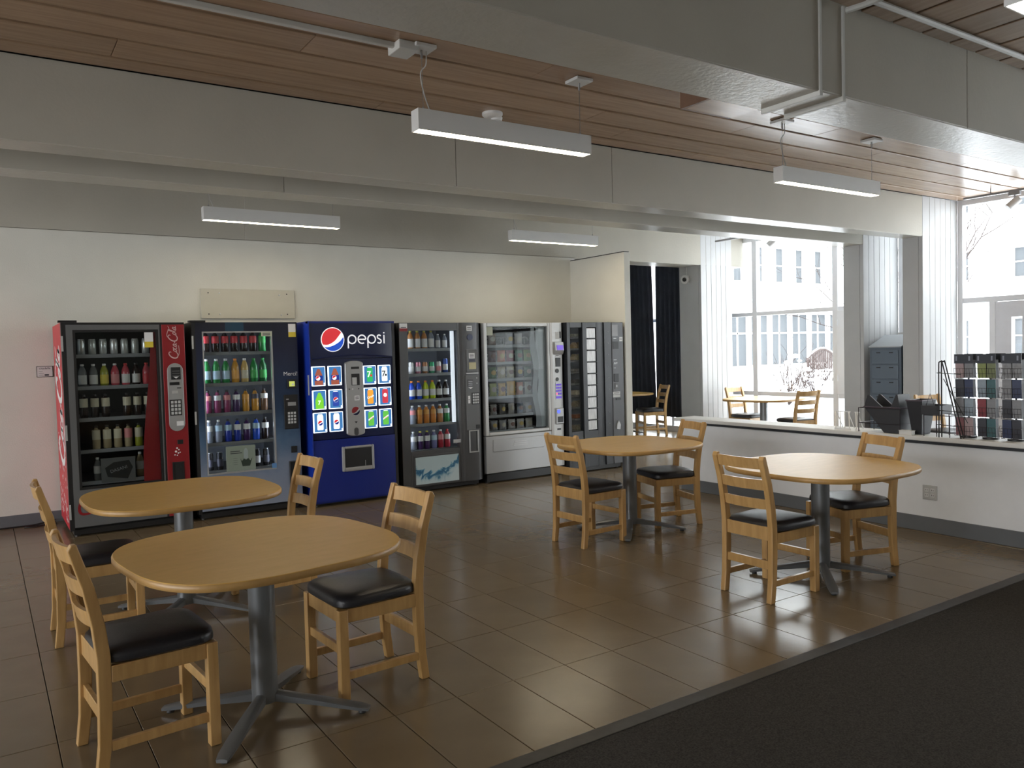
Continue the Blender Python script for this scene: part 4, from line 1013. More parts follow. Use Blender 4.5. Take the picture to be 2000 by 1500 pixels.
# ---------------------------------------------------------------- 4 grey drink machine
D_ = Mach('drink_machine', 'charcoal glass-front drink machine with a water splash panel', 3.705, 7.72, .995, 1.835, .90)
r = D_.r; hD = (.103, .708, .452, 1.752)
cabinet(r, D_.W, D_.H, D_.D, m_black)
frame(r, 'door_frame', .0, .735, .065, 1.835, hD, 0, .07, m_char, bevel=.004)
bx_ = MB().prism([(.735, .07), (.735, 0), (.76, -.016), (.86, -.024), (.94, -.018), (.975, .0), (.975, .07)][::-1], .065, 1.835, 'z').build('control_column', m_char, r, smooth=True, auto=.4)
box('door_edge', .975, .995, .01, .07, .065, 1.835, m_black, r)
MB().prism([(.103, 1.752), (.708, 1.752), (.708, 1.765), (.55, 1.775), (.40, 1.778), (.25, 1.775), (.103, 1.765)], -.006, .0, 'y').build('header_arc', m_char, r)
box('window_pane', hD[0]+.001, hD[1]-.001, .02, .026, hD[2]+.001, hD[3]-.001, m_vglass2, r)
liner(r, (hD[0]-.03, hD[1]+.19, hD[2]-.05, hD[3]+.03), .071, D_.D-.06, m_linerw)
box('light_tube', .648, .690, .045, .060, .735, 1.745, m_led, r)
box('light_strip', hD[0]-.025, hD[0]-.012, .074, .085, hD[2]+.02, hD[3]-.02, m_ledlow, r)  # added hidden strip that lights the goods in place of the dimmed tube
box('light_strip', hD[1]+.05, hD[1]+.063, .074, .085, hD[2]+.02, hD[3]-.02, m_ledlow, r)  # second hidden strip added to brighten the goods
box('pane_clip', .62, .715, -.010, .0, .505, .545, m_silver, r, bevel=.004)
lp = frame(r, 'lower_trim', .13, .70, .075, .405, (.148, .682, .090, .385), -.008, 0.0, m_char, bevel=.003)
def splash_mat():
    m = bpy.data.materials.new('water_splash_print'); m.use_nodes = True; nt = m.node_tree; b = nt.nodes['Principled BSDF']
    tc = nt.nodes.new('ShaderNodeTexCoord'); sx = nt.nodes.new('ShaderNodeSeparateXYZ'); nt.links.new(tc.outputs['Object'], sx.inputs[0])
    n = nt.nodes.new('ShaderNodeTexNoise'); n.inputs['Scale'].default_value = 7; n.inputs['Detail'].default_value = 5; n.inputs['Distortion'].default_value = 2.2; nt.links.new(tc.outputs['Object'], n.inputs['Vector'])
    # dip of the wave: parabola in x
    def M(op, a=None, b_=None, c=None):
        q = nt.nodes.new('ShaderNodeMath'); q.operation = op
        for i, v in enumerate((a, b_, c)):
            if v is None: continue
            if isinstance(v, (int, float)): q.inputs[i].default_value = v
            else: nt.links.new(v, q.inputs[i])
        return q.outputs[0]
    dx = M('SUBTRACT', sx.outputs['X'], .36); par = M('MULTIPLY', M('MULTIPLY', dx, dx), 1.6)
    h = M('SUBTRACT', sx.outputs['Z'], M('ADD', par, .185)); h = M('MULTIPLY_ADD', n.outputs['Fac'], .20, M('SUBTRACT', h, .10))
    f = M('MULTIPLY_ADD', h, 5.0, .5)
    r_ = nt.nodes.new('ShaderNodeValToRGB'); el = r_.color_ramp.elements; el[0].position = .05; el[0].color = (.50, .60, .62, 1); el[1].position = .95; el[1].color = (.42, .52, .54, 1)
    for p, c in ((.25, (.36, .50, .56)), (.36, (.05, .18, .30)), (.48, (.02, .10, .20)), (.56, (.12, .30, .42)), (.64, (.44, .54, .56))):
        e = el.new(p); e.color = (*c, 1)
    nt.links.new(f, r_.inputs['Fac']); nt.links.new(r_.outputs['Color'], b.inputs['Base Color']); b.inputs['Roughness'].default_value = .35
    return m
box('splash_panel', .148, .682, -.004, 0.0, .090, .385, splash_mat(), r)
sticker(r, .01, .10, 1.744, 1.828, -.001, m_wprint, m_red, 1)
sticker(r, .815, .885, 1.742, 1.80, -.0245, m_wprint, None, 2)
MB().prism(arc(.857, 1.672, .036, 0, 360, 20)[:-1], -.028, -.020, 'y').build('round_badge', mat('dark_blue_badge', (.02, .03, .09), .3), r)
dp = box('display_panel', .805, .945, -.027, -.018, 1.285, 1.535, m_dgrey, r, bevel=.004)
sticker(dp, .835, .910, 1.435, 1.495, -.027, m_wprint, None, 3); box('display', .838, .912, -.029, -.027, 1.400, 1.425, mat('dim_display', (.03, .03, .06), .3), dp)
sticker(dp, .835, .925, 1.315, 1.390, -.027, mat('yellow_note', (.55, .50, .30), .6))
box('panel_ledge', .795, .955, -.032, -.018, 1.262, 1.276, m_silver, r, bevel=.003)
py_ = box('payment_panel', .785, .958, -.027, -.018, .635, 1.250, m_dgrey, r, bevel=.004)
q = box('bill_acceptor', .808, .880, -.033, -.027, 1.12, 1.20, m_char, py_, bevel=.004); MB().prism([(.815, 1.115), (.845, 1.095), (.875, 1.115)], -.034, -.027, 'y').build('arrow_mark', m_wprint, q)
for k in range(3): box('acceptor_rib', .818, .870, -.036, -.033, 1.135+k*.02, 1.142+k*.02, m_silver, q)
for zz in (1.155, 1.215): MB().prism(arc(.93, zz, .008, 0, 360, 10)[:-1], -.030, -.027, 'y').build('lock', m_silver, py_)
sticker(py_, .812, .838, .935, 1.02, -.027, m_wprint, None, 1)
keypad(py_, .866, .950, .926, 1.046, -.027, m_key)
box('coin_return', .905, .955, -.030, -.027, .645, .69, m_black, py_)
fr_ = frame(r, 'delivery_port', .812, .936, .380, .632, (.826, .922, .394, .620), -.030, -.018, m_silver, bevel=.003); box('port_flap', .826, .922, -.0205, -.018, .394, .620, m_black, fr_)
gD = 'goods in the charcoal drink machine'
zsD = [D_.shelf((hD[0]-.02, hD[1]+.14, 0, 0), z, rail=m_rail) for z in (1.556, 1.287, 1.010, .744, .463)]
def putD(i, row, fn, desc, *a, **k):
    x, y, _ = D_.world(.131+i*.083, 1, .15)
    lb = '%s, %s from left, %s shelf of charcoal drink machine' % (desc, ORD[i], SHN[row])
    return fn((x, y, zsD[row]+.0005), *a, lb, gD, **k)
l_iced = lmat('iced_tea', (.40, .17, .05)); l_limey = lmat('lime_sports_drink', (.45, .55, .03)); l_dblue = lmat('deep_blue_sports_drink', (.01, .06, .45)); l_red = lmat('red_drink', (.42, .03, .05))
R = [(l_iced, lb_w, cp_y, 'yellow-capped bottle'), (l_iced, lb_w, cp_y, 'yellow-capped bottle'), (l_iced, lb_w, cp_y, 'yellow-capped bottle'), (l_water, lb_w, cp_y, 'yellow-capped clear bottle'), (l_water, lb_w, cp_w, 'small white bottle'), (l_water, lb_w, cp_w, 'small white bottle')]
for i, (a, b, c, d) in enumerate(R): putD(i, 0, bottle, d, a, b, c, h=.195 if i < 4 else .16, r=.034 if i < 4 else .028, lz=(.08, .55))
cans = [('white_can', (.6, .6, .58), 'white can'), ('pink_can', (.62, .25, .32), 'pink can'), ('copper_can', (.50, .24, .12), 'orange can'), ('mint_can', (.05, .42, .20), 'green can'), ('white_can', (.6, .6, .58), 'white and red can'), ('blue_can', (.05, .10, .35), 'tall blue can')]
for i, (n_, c_, d) in enumerate(cans): putD(i, 1, can, d, lmat(n_, c_, metal=.3), band=lb_pk if i == 4 else (lb_w if i != 4 else None), h=.125 if i < 5 else .155, r=.030)
R = [(l_dblue, lb_w, cp_o, 'blue sports drink'), (l_dblue, lb_w, cp_o, 'blue sports drink'), (l_limey, lb_w, cp_o, 'lime sports drink'), (l_limey, lb_w, cp_o, 'lime sports drink'), (l_dark, lb_w, cp_w, 'dark bottle'), (l_dark, lb_w, cp_w, 'dark bottle')]
for i, (a, b, c, d) in enumerate(R): putD(i, 2, bottle, d, a, b, c, h=.20, r=.035, lz=(.18, .52))
R = [(l_water, lb_pk, cp_w, 'clear bottle'), (l_orange, lb_or, cp_w, 'orange drink bottle'), (l_orange, lb_or, cp_w, 'orange drink bottle'), (l_orange, lb_or, cp_w, 'orange drink bottle'), (l_iced, lb_w, cp_w, 'red-labelled orange bottle'), (l_green, lb_w, cp_w, 'dark green bottle')]
for i, (a, b, c, d) in enumerate(R): putD(i, 3, bottle, d, a, b, c, h=.20, r=.034, lz=(.50, .74))
R = [(l_water, lb_w, cp_w, 'clear water bottle'), (l_violet, lb_w, cp_y, 'dark bottle with white label'), (l_violet, lb_w, cp_y, 'violet bottle'), (lmat('lilac_drink', (.16, .16, .32)), lb_bl, cp_w, 'lilac bottle'), (l_red, lb_pk, cp_w, 'red drink bottle'), (l_red, lb_w, cp_r, 'red bottle with white label')]
for i, (a, b, c, d) in enumerate(R): putD(i, 4, bottle, d, a, b, c, h=.20, r=.034, lz=(.45, .72))

# ---------------------------------------------------------------- 5 silver snack machine
S = Mach('snack_machine', 'silver glass-front snack machine with purple keypad', 4.745, 7.70, 1.115, 1.832, .90)
r = S.r; hS = (.044, .892, .582, 1.787)
cabinet(r, S.W, S.H, S.D, m_black, zb=.10)
frame(r, 'window_frame', .0, .925, .545, 1.832, hS, 0, .07, m_lsilver, bevel=.008)
box('window_pane', hS[0], hS[1], .022, .028, hS[2], hS[3], m_vglass, r)
liner(r, (hS[0]-.02, hS[1]+.16, hS[2]-.02, hS[3]+.02), .071, S.D-.06, m_liner)
lowp = box('lower_panel', .0, .925, .005, .07, .115, .540, m_silver, r, bevel=.006)
dd = box('delivery_door', .090, .800, -.006, .006, .358, .498, m_silver, r, bevel=.010)
for k in range(3): box('door_rib', .36+.01*k, .56, -.010, -.006, .41+k*.022, .418+k*.022, m_lsilver, dd)
cl = MB().prism([(.925, .07), (.925, .0), (.945, -.02), (1.085, -.02), (1.10, .0), (1.10, .07)][::-1], .115, 1.832, 'z').build('control_column', m_lsilver, r, smooth=True, auto=.4)
box('door_edge', 1.10, 1.115, .01, .07, .10, 1.832, m_black, r)
brow = MB().prism([(-.02, 1.45), (-.02, 1.60), (-.045, 1.60), (-.055, 1.50), (-.035, 1.45)], .965, 1.095, 'x').build('display_hood', m_silver, r, bevel=.004)
box('lit_display', .99, 1.082, -.0565, -.050, 1.503, 1.562, mat('purple_display', (.10, .04, .40), .3, emit=.5, ecol=(.16, .07, .65)), brow)
box('info_card', .995, 1.050, -.0225, -.020, 1.635, 1.725, m_paper, cl); box('card_slot', 1.055, 1.075, -.0225, -.020, 1.645, 1.725, m_black, cl)
sticker(cl, .985, 1.045, 1.42, 1.476, -.020, m_wprint, None, 2)
box('bill_acceptor', .985, 1.058, -.026, -.020, 1.306, 1.412, m_black, cl, bevel=.004)
for zz, rr_ in ((1.255, .026), (1.155, .022)):
    MB().prism(arc(1.005, zz, rr_, 0, 360, 16)[:-1], -.026, -.020, 'y').build('coin_dial', m_black, cl)
kp = MB().prism(capsule(.975, 1.072, .905, 1.13, ry=.02), -.024, -.020, 'y').build('keypad_plate', m_silver, cl)
m_pk = mat('lit_purple_keys', (.08, .04, .35), .4, emit=.45, ecol=(.15, .08, .62)); m_rk = mat('lit_red_key', (.6, .1, .2), .4, emit=.7, ecol=(.9, .2, .35))
for i in range(3):
    for j in range(4):
        box('key', .982+i*.029, 1.004+i*.029, -.029, -.024, .968+j*.036, .992+j*.036, m_rk if (i, j) == (0, 0) else m_pk, kp, bevel=.004)
box('long_key', .982, 1.062, -.029, -.024, .922, .952, m_pk, kp, bevel=.006)
cr = box('coin_return', .965, 1.085, -.040, -.020, .615, .81, m_silver, r, bevel=.010)
MB().prism(arc(1.003, .768, .024, 0, 360, 16)[:-1], -.043, -.040, 'y').build('lit_coin_button', mat('lit_blue_button', (.05, .08, .5), .3, emit=.8, ecol=(.10, .15, .95)), cr)
box('return_cup', .985, 1.067, -.042, -.040, .640, .708, m_black, cr, bevel=.004)
sticker(cl, .99, 1.045, .545, .565, -.020, m_black); sticker(cl, 1.0, 1.05, .24, .275, -.020, m_dgrey)
sticker(r, hS[0]+.003, hS[0]+.090, 1.690, 1.785, .021, mat('olive_paper', (.50, .52, .40), .5))
# painted grey waves imitate a wavy reflection in the glass at the right
for x0, sh_, mm in ((.665, 0, mat('grey_reflection', (.16, .175, .19), .4)), (.70, 1.3, mat('pale_grey_reflection', (.25, .275, .29), .4))):
    left = [(x0+.018*math.sin(sh_+zz*11)+(.03 if x0 > .68 else 0)+.04*(1.787-zz), zz) for zz in [.60+1.18*i/40 for i in range(41)]]
    right = [(hS[1]-.004, zz) for zz in (1.78, .60)] if x0 > .68 else [(x0+.075+.02*math.sin(2+zz*9)+.04*(1.787-zz), zz) for zz in [1.78-1.18*i/40 for i in range(41)]]
    yy = .040 if x0 > .68 else .036
    MB().prism(left+right, yy+.002, yy, 'y').build('wave_reflection', mm, r)
bd = MB().prism(arc(.80, 1.745, .022, 0, 360, 16)[:-1], .033, .031, 'y').build('round_badge', m_silver, r)
for sx_ in (-1, 1): box('badge_wing', .80+sx_*.045-.018, .80+sx_*.045+.018, .031, .033, 1.741, 1.749, m_silver, bd)
box('light_strip', hS[0]+.05, hS[1]-.1, .080, .092, hS[3]+.002, hS[3]+.012, m_leddim, r)  # added unseen lamp strip to brighten the snacks
zsS = [S.shelf((hS[0]-.01, .72, 0, 0), z, rail=m_rail) for z in (1.576, 1.382, 1.193, .992, .777, .600)]
gS = 'snacks in the silver snack machine'
SHN6 = ['top', 'second', 'third', 'fourth', 'fifth', 'bottom']
def sn(n, c): return mat('foil_'+n, c, .35)
SN = [[(0, 'striped snack bag', 'brown', (.20, .14, .10)), (2, 'grey snack bag', 'grey', (.22, .22, .23)), (3, 'silver-red snack bag', 'silver', (.34, .33, .33))],
      [(0, 'striped snack bag', 'plum', (.18, .12, .13)), (1, 'orange crisps bag', 'orange', (.46, .13, .06)), (2, 'plum snack bag', 'wine', (.22, .07, .10)), (3, 'green crisps bag', 'teal', (.08, .18, .13)), (4, 'lime crisps bag', 'lime', (.18, .28, .07))],
      [(0, 'green snack bag', 'moss', (.08, .15, .06)), (1, 'tan snack bag', 'tan', (.30, .26, .15)), (2, 'cream snack bag', 'cream', (.34, .31, .22)), (3, 'dark snack bag', 'coal', (.10, .10, .10)), (4, 'dark green snack bag', 'pine', (.06, .12, .09))],
      [(0, 'yellow-green snack pack', 'yelgr', (.30, .34, .10)), (1, 'golden crisps bag', 'gold', (.42, .25, .05)), (2, 'large golden crisps bag', 'amber', (.45, .28, .05)), (3, 'rust-red snack bar', 'rust', (.30, .10, .05)), (4, 'white and green snack bar', 'white', (.40, .42, .38))],
      [(0, 'black and white snack bar', 'bw', (.32, .32, .32)), (1, 'dark snack bar', 'coal', (.10, .10, .10)), (2, 'silver snack bar', 'silver', (.34, .33, .33)), (3, 'dark blue snack bar', 'dblue', (.06, .08, .12)), (4, 'speckled snack bar', 'bw', (.32, .32, .32))],
      [(0, 'grey candy pack', 'grey', (.22, .22, .23)), (1, 'grey candy pack', 'grey', (.22, .22, .23)), (2, 'silver candy pack', 'silver', (.34, .33, .33)), (3, 'silver candy pack', 'silver', (.34, .33, .33)), (4, 'pale candy pack', 'pale', (.38, .38, .37))]]
pt = [mat('foil_print_a', (.36, .34, .28), .4), mat('foil_print_b', (.14, .06, .05), .4), mat('foil_print_c', (.38, .27, .07), .4)]
HS = [.135, .135, .135, .15, .125, .115]
for row, L in enumerate(SN):
    for (i, d, n_, c_) in L:
        x, y, _ = S.world(.105+i*.122, 1, .118)
        if d.startswith('large'): h_, w_ = .165, .125; y -= .006
        else: h_, w_ = HS[row], (.112 if row < 3 else (.10 if row != 4 else .085))
        bag((x, y, zsS[row]+.001), sn(n_, c_), pt[(row+i) % 3], '%s, %s from left, %s shelf of snack machine' % (d, ORD[i], SHN6[row]), gS, w=w_, h=h_, d=.05)
# spirals that hold the snacks
for row in range(6):
    for i in range(5):
        x, y, _ = S.world(.105+i*.122, 1, .12)
        pts = [((x-S.X0)+.045*math.cos(t), .155+t*.012, zsS[row]+.050+.045*math.sin(t)) for t in [k*PI/4 for k in range(0, 33)]]
        MB().tube(pts, .002, 4).build('spiral', m_steel, r)

# ---------------------------------------------------------------- 6 black carousel machine
K = Mach('carousel_machine', 'black carousel food machine with a column of small silver doors', 5.865, 7.62, .880, 1.832, .90)
r = K.r; hK = (.046, .229, .512, 1.768); hK2 = (.295, .455, .508, 1.768)
cabinet(r, K.W, K.H, K.D, m_black)
m_bk = mat('black_enamel', (.018, .020, .024), .3)
MB().box(0, hK[0], 0, .07, .065, 1.832).box(hK[1], hK2[0], -.012, .07, .065, 1.832).box(hK[0], hK[1], 0, .07, .065, hK[2]).box(hK[0], hK[1], 0, .07, hK[3], 1.832).box(hK2[0], hK2[1], 0, .07, .065, hK2[2]).box(hK2[0], hK2[1], 0, .07, hK2[3], 1.832).build('door_frame', m_bk, r, bevel=.003)
MB().prism([(.455, .07), (.455, .0), (.50, -.004), (.57, .008), (.575, .07)][::-1], .065, 1.832, 'z').build('curved_panel', m_bk, r, smooth=True, auto=.4)
bs = box('button_strip', .575, .690, -.006, .07, .065, 1.832, m_bk, r, bevel=.003)
for k in range(9): MB().prism(arc(.635, 1.715-.1425*k, .008, 0, 360, 10)[:-1], -.009, -.006, 'y').build('select_button', m_dgrey, bs)
cn = box('control_panel', .695, .880, -.012, .07, .065, 1.832, m_char, r, bevel=.006)
box('window_pane', hK[0], hK[1], .02, .026, hK[2], hK[3], m_vglass2, r)
liner(r, (hK[0]-.02, hK2[1]+.12, hK[2]-.02, hK[3]+.02), .071, K.D-.06, m_linerw)
box('light_strip', hK[0]-.016, hK[0]-.004, .074, .085, hK[2]+.02, hK[3]-.02, m_ledwarm, r)
m_sd = mat('polished_flap', (.30, .29, .28), .32, metal=.75, noise=.25, nscale=14, stretch=(6, 6, .7))
div = [hK2[2]]+[1.633-.1425*k for k in range(7, -1, -1)]+[hK2[3]]
for k, (a, b) in enumerate(zip(div, div[1:])):
    box('flap_door', hK2[0]+.002, hK2[1]-.004, .012, .022, a+.006, b-.006, m_sd, r, bevel=.003)
for z in div[1:-1]: box('flap_handle', hK2[0]+.02, hK2[1]+.012, -.006, .012, z-.006, z+.006, m_black, r, bevel=.002)
box('info_card', .700, .792, -.0145, -.012, 1.660, 1.800, mat('silver_card', (.35, .35, .36), .4), cn)
sticker(cn, .815, .868, 1.594, 1.648, -.012, m_wprint, None, 1)
box('label_strip', .72, .765, -.014, -.012, 1.625, 1.635, m_wprint, cn)
box('display', .712, .80, -.015, -.012, 1.50, 1.592, m_black, cn)
for k in range(3): box('text_line', .715, .765-.008*k, -.0145, -.012, 1.36-.05*k, 1.366-.05*k, m_silver, cn)
for xx in (.735, .765): MB().prism(arc(xx, 1.325, .010, 0, 360, 10)[:-1], -.016, -.012, 'y').build('select_dial', m_silver, cn)
box('bill_acceptor', .712, .792, -.020, -.012, 1.09, 1.19, m_black, cn, bevel=.004)
q = box('coin_entry', .725, .780, -.018, -.012, 1.0, 1.07, m_dgrey, cn, bevel=.006); MB().prism(arc(.752, 1.035, .014, 0, 360, 12)[:-1], -.020, -.018, 'y').build('coin_dial', m_silver, q)
sticker(cn, .695, .812, .93, .965, -.012, m_paper, None, 1); sticker(cn, .695, .812, .895, .925, -.012, m_paper, None, 0)
box('coin_return', .74, .82, -.018, -.012, .86, .885, m_black, cn)
MB().prism([(.735, .50), (.79, .49), (.80, .55), (.77, .60), (.745, .56)], -.030, -.012, 'y').build('return_cup', m_silver, cn)
gK = 'food in the black carousel machine'
foods = [('olive food tray', (.36, .36, .26)), ('golden pastry', (.50, .34, .12)), ('wrapped sandwich', (.52, .42, .22)), ('grey food box', (.25, .24, .22)), ('dark food box', (.12, .11, .10)), ('white-labelled food box', (.60, .54, .42)), ('wrapped roll', (.40, .34, .24)), ('red-topped tray', (.42, .16, .07)), ('pale bottom tray', (.42, .38, .30))]
m_clear = mat('tray_plastic', (.45, .44, .42), .25)
for k, (d, c_) in enumerate(foods):
    zc_ = 1.7685-.1405*(k+1)+.012
    x, y, z_ = K.world(.137, zc_, .15)
    sx_ = x-K.X0
    pl = box('carousel_shelf', hK[0]-.012, hK2[1]+.08, .085, K.D-.1, z_-.006, z_, m_shelf, r)
    f = thing('food_pack', '%s, %s from top in the black carousel machine' % (d, ORD[k]), 'food', (x, y, z_+.0005), group=gK)
    mm = mat('food_%d' % k, c_, .45, noise=.35, nscale=40)
    vs = [(-.07, -.045, 0), (.07, -.045, 0), (.07, .055, 0), (-.07, .055, 0), (-.08, -.055, .018), (.08, -.055, .018), (.08, .065, .018), (-.08, .065, .018)]
    MB().add(vs, [(0, 3, 2, 1), (4, 5, 6, 7), (0, 1, 5, 4), (1, 2, 6, 5), (2, 3, 7, 6), (3, 0, 4, 7)]).build('tray', m_clear, f)
    if k in (1, 2, 6):
        for q_ in (-1, 1): MB().prism([(-.03, .019), (.03, .019), (.034, .06), (.0, .095), (-.034, .06)], -.04, .04, 'y').build('piece', mm, f, bevel=.006).location.x = q_*.036
    else:
        box('contents', -.062, .062, -.04, .05, .019, .055+.012*(k % 3), mm, f, bevel=.010)

# ================================================================== LEDGE AND PILLAR ITEMS
LZ = .757
m_slate = mat('slate_blue_cabinet', (.10, .13, .17), .4, noise=.08, nscale=5)
m_slate2 = mat('slate_top', (.40, .43, .46), .35)
cb = thing('literature_cabinet', 'slate blue cabinet with sloping top between the white pillars', 'cabinet', (9.52, 5.595, 0))
MB().prism([(0, 0), (.42, 0), (.42, 1.575), (.36, 1.575), (0, 1.43)], 0, .42, 'y').build('body', m_slate, cb, bevel=.004)
MB().prism([(-.012, 1.428), (.36, 1.578), (.425, 1.578), (.425, 1.590), (.357, 1.590), (-.016, 1.440)], -.01, .43, 'y').build('sloping_top', m_slate2, cb)
for k in range(7):
    z0 = .10+k*.187
    dr = box('drawer', -.012, 0, .035, .385, z0, z0+.172, mat('slate_drawer', (.12, .155, .20), .35), cb, bevel=.004)
    for yy in (.10, .27): box('pull', -.020, -.012, yy, yy+.05, z0+.135, z0+.147, m_black, dr)
def easel(x, y, label, w=.16, n=4):
    e = thing('wire_easel', label, 'stand', (x, y, LZ))
    m = m_lsilver
    for k in range(n):
        yy = w*k/(n-1)
        MB().bar((.10, yy+.07, .148), (.0, yy, .006), .009, .005).build('slat', m_white, e)
    MB().bar((.10, .06, .148), (.10, w+.08, .148), .008, .008).build('top_rail', m_white, e)
    MB().bar((0, -.01, .008), (0, w+.01, .008), .008, .012).build('bottom_rail', m_white, e)
    for yy in (.08, w+.06): MB().bar((.10, yy, .148), (.16, yy-.02, .004), .006, .006).build('prop', m_white, e)
easel(6.13, 4.065, 'white slatted easel on the ledge, left of the black bins', .13, 4)
easel(6.11, 3.965, 'small white easel on the ledge, just left of the wire rack', .022, 2)
m_dw = mat('dark_wire', (.035, .028, .035), .4, metal=.3)
m_bin = mat('black_bin_plastic', (.016, .017, .022), .5)
wr = thing('wire_rack', 'dark wire rack holding the tilted black bin on the ledge', 'rack', (6.10, 3.60, LZ))
for (x, y) in ((0, 0), (.22, 0), (0, .36), (.22, .36)): MB().tube([(x, y, .0005), (x, y, .20)], .0035, 6).build('post', m_dw, wr)
for z in (.20, .075):
    MB().tube([(0, 0, z), (.22, 0, z), (.22, .36, z), (0, .36, z)], .003, 6, closed=True).build('wire_ring', m_dw, wr)
def bin_(label, loc, rx, L, Wd, Hh, taper=.7):
    b = thing('magazine_bin', label, 'bin', loc)
    o = MB(); t = .004
    # open-topped tapered bin, floor at z=0
    lo = [(-Wd/2*taper, -L/2*taper), (Wd/2*taper, -L/2*taper), (Wd/2*taper, L/2*taper), (-Wd/2*taper, L/2*taper)]
    hi = [(-Wd/2, -L/2), (Wd/2, -L/2), (Wd/2, L/2), (-Wd/2, L/2)]
    vs = [(x, y, 0) for x, y in lo]+[(x, y, Hh) for x, y in hi]+[(x*.95, y*.95, t) for x, y in lo]+[(x*.96, y*.96, Hh) for x, y in hi]
    fs = [(3, 2, 1, 0)]+[(i, (i+1) % 4, 4+(i+1) % 4, 4+i) for i in range(4)]+[(4+i, 4+(i+1) % 4, 12+(i+1) % 4, 12+i) for i in range(4)]+[(8+(i+1) % 4, 8+i, 12+i, 12+(i+1) % 4) for i in range(4)]+[(8, 9, 10, 11)]
    s_ = o.add(vs, fs).build('shell', m_bin, b)
    rm = MB().tube([(x, y, Hh) for x, y in hi], .006, 6, closed=True).build('rim', mat('dark_plum_rim', (.05, .04, .055), .4), b)
    b.rotation_euler = (rx, 0, 0)
    return b
hp = thing('magazine_bin', 'black hopper-shaped bin with raised corner flaps in the wire rack', 'bin', (6.125, 3.592, LZ+.001))
MB().prism([(.02, .0), (.16, .0), (.335, .205), (.02, .205)], 0, .17, 'x').build('shell', m_bin, hp, bevel=.003)
MB().prism([(.335, .205), (.30, .305), (.285, .305), (.17, .207)], 0, .012, 'x').build('flap', m_bin, hp)
MB().prism([(.335, .205), (.30, .305), (.285, .305), (.17, .207)], .158, .17, 'x').build('flap', m_bin, hp)
MB().prism([(.10, .206), (.055, .315), (.04, .315), (.022, .206)], 0, .17, 'x').build('flap', m_bin, hp)
MB().tube([(0, .02, .207), (0, .335, .207), (.17, .335, .207), (.17, .02, .207)], .005, 6, closed=True).build('rim', mat('dark_plum_rim', (.09, .07, .09), .4), hp)
bin_('black bin standing right of the tilted bin', (6.24, 3.505, LZ+.002), math.radians(0), .13, .20, .27, .6)
ws = thing('wire_shelf', 'thin-legged wire shelf under the flat black tray', 'rack', (6.12, 3.215, LZ))
for (x, y) in ((0, 0), (.18, 0), (0, .10), (.18, .10), (0, .20), (.18, .20)): MB().tube([(x, y, .0005), (x, y, .165)], .0035, 6).build('post', m_dw, ws)
MB().tube([(0, 0, .165), (.18, 0, .165), (.18, .20, .165), (0, .20, .165)], .0035, 6, closed=True).build('wire_ring', m_dw, ws)
tr = thing('flat_tray', 'flat black tray on the wire shelf', 'tray', (6.11, 3.297, LZ+.1695))
MB().box(0, .20, 0, .135, 0, .008).box(0, .006, 0, .135, .008, .07).box(.194, .20, 0, .135, .008, .07).box(.006, .194, 0, .006, .008, .07).box(.006, .194, .129, .135, .008, .07).build('shell', m_bin, tr)
MB().tube([(.05, .05, .05), (.05, .09, .16), (.05, .125, .06)], .003, 6).build('wire_handle', m_dw, tr)
wb_ = thing('paper_box', 'small white paper box at the front of the ledge', 'box', (6.095, 3.50, LZ+.0005))
box('body', 0, .05, 0, .105, 0, .030, m_white, wb_, bevel=.002); box('lid', -.002, .052, -.002, .107, .030, .036, m_white, wb_)
ms = thing('wire_stand', 'tall black wire stand with an arched top, left of brochure racks', 'rack', (6.097, 3.10, LZ))
for x in (0, .04):
    MB().tube(catmull([(x, .185, .0005), (x, .185, .30), (x, .185, .55), (x, .178, .578), (x, .165, .58), (x, .155, .56), (x, .08, .25), (x, .02, .0005)], 5), .005, 6).build('hoop', m_black, ms, smooth=True)
for z in (.10, .21, .495): MB().tube([(0, .20, z), (0, .02, z-.01)], .003, 6).build('cross_wire', m_black, ms)
for z in (.10, .50): MB().tube([(0, .185, z), (.04, .185, z)], .003, 6).build('cross_wire', m_black, ms)
MB().tube([(.02, .16, .45), (.02, -.02, .12)], .003, 6).build('cross_wire', m_black, ms)
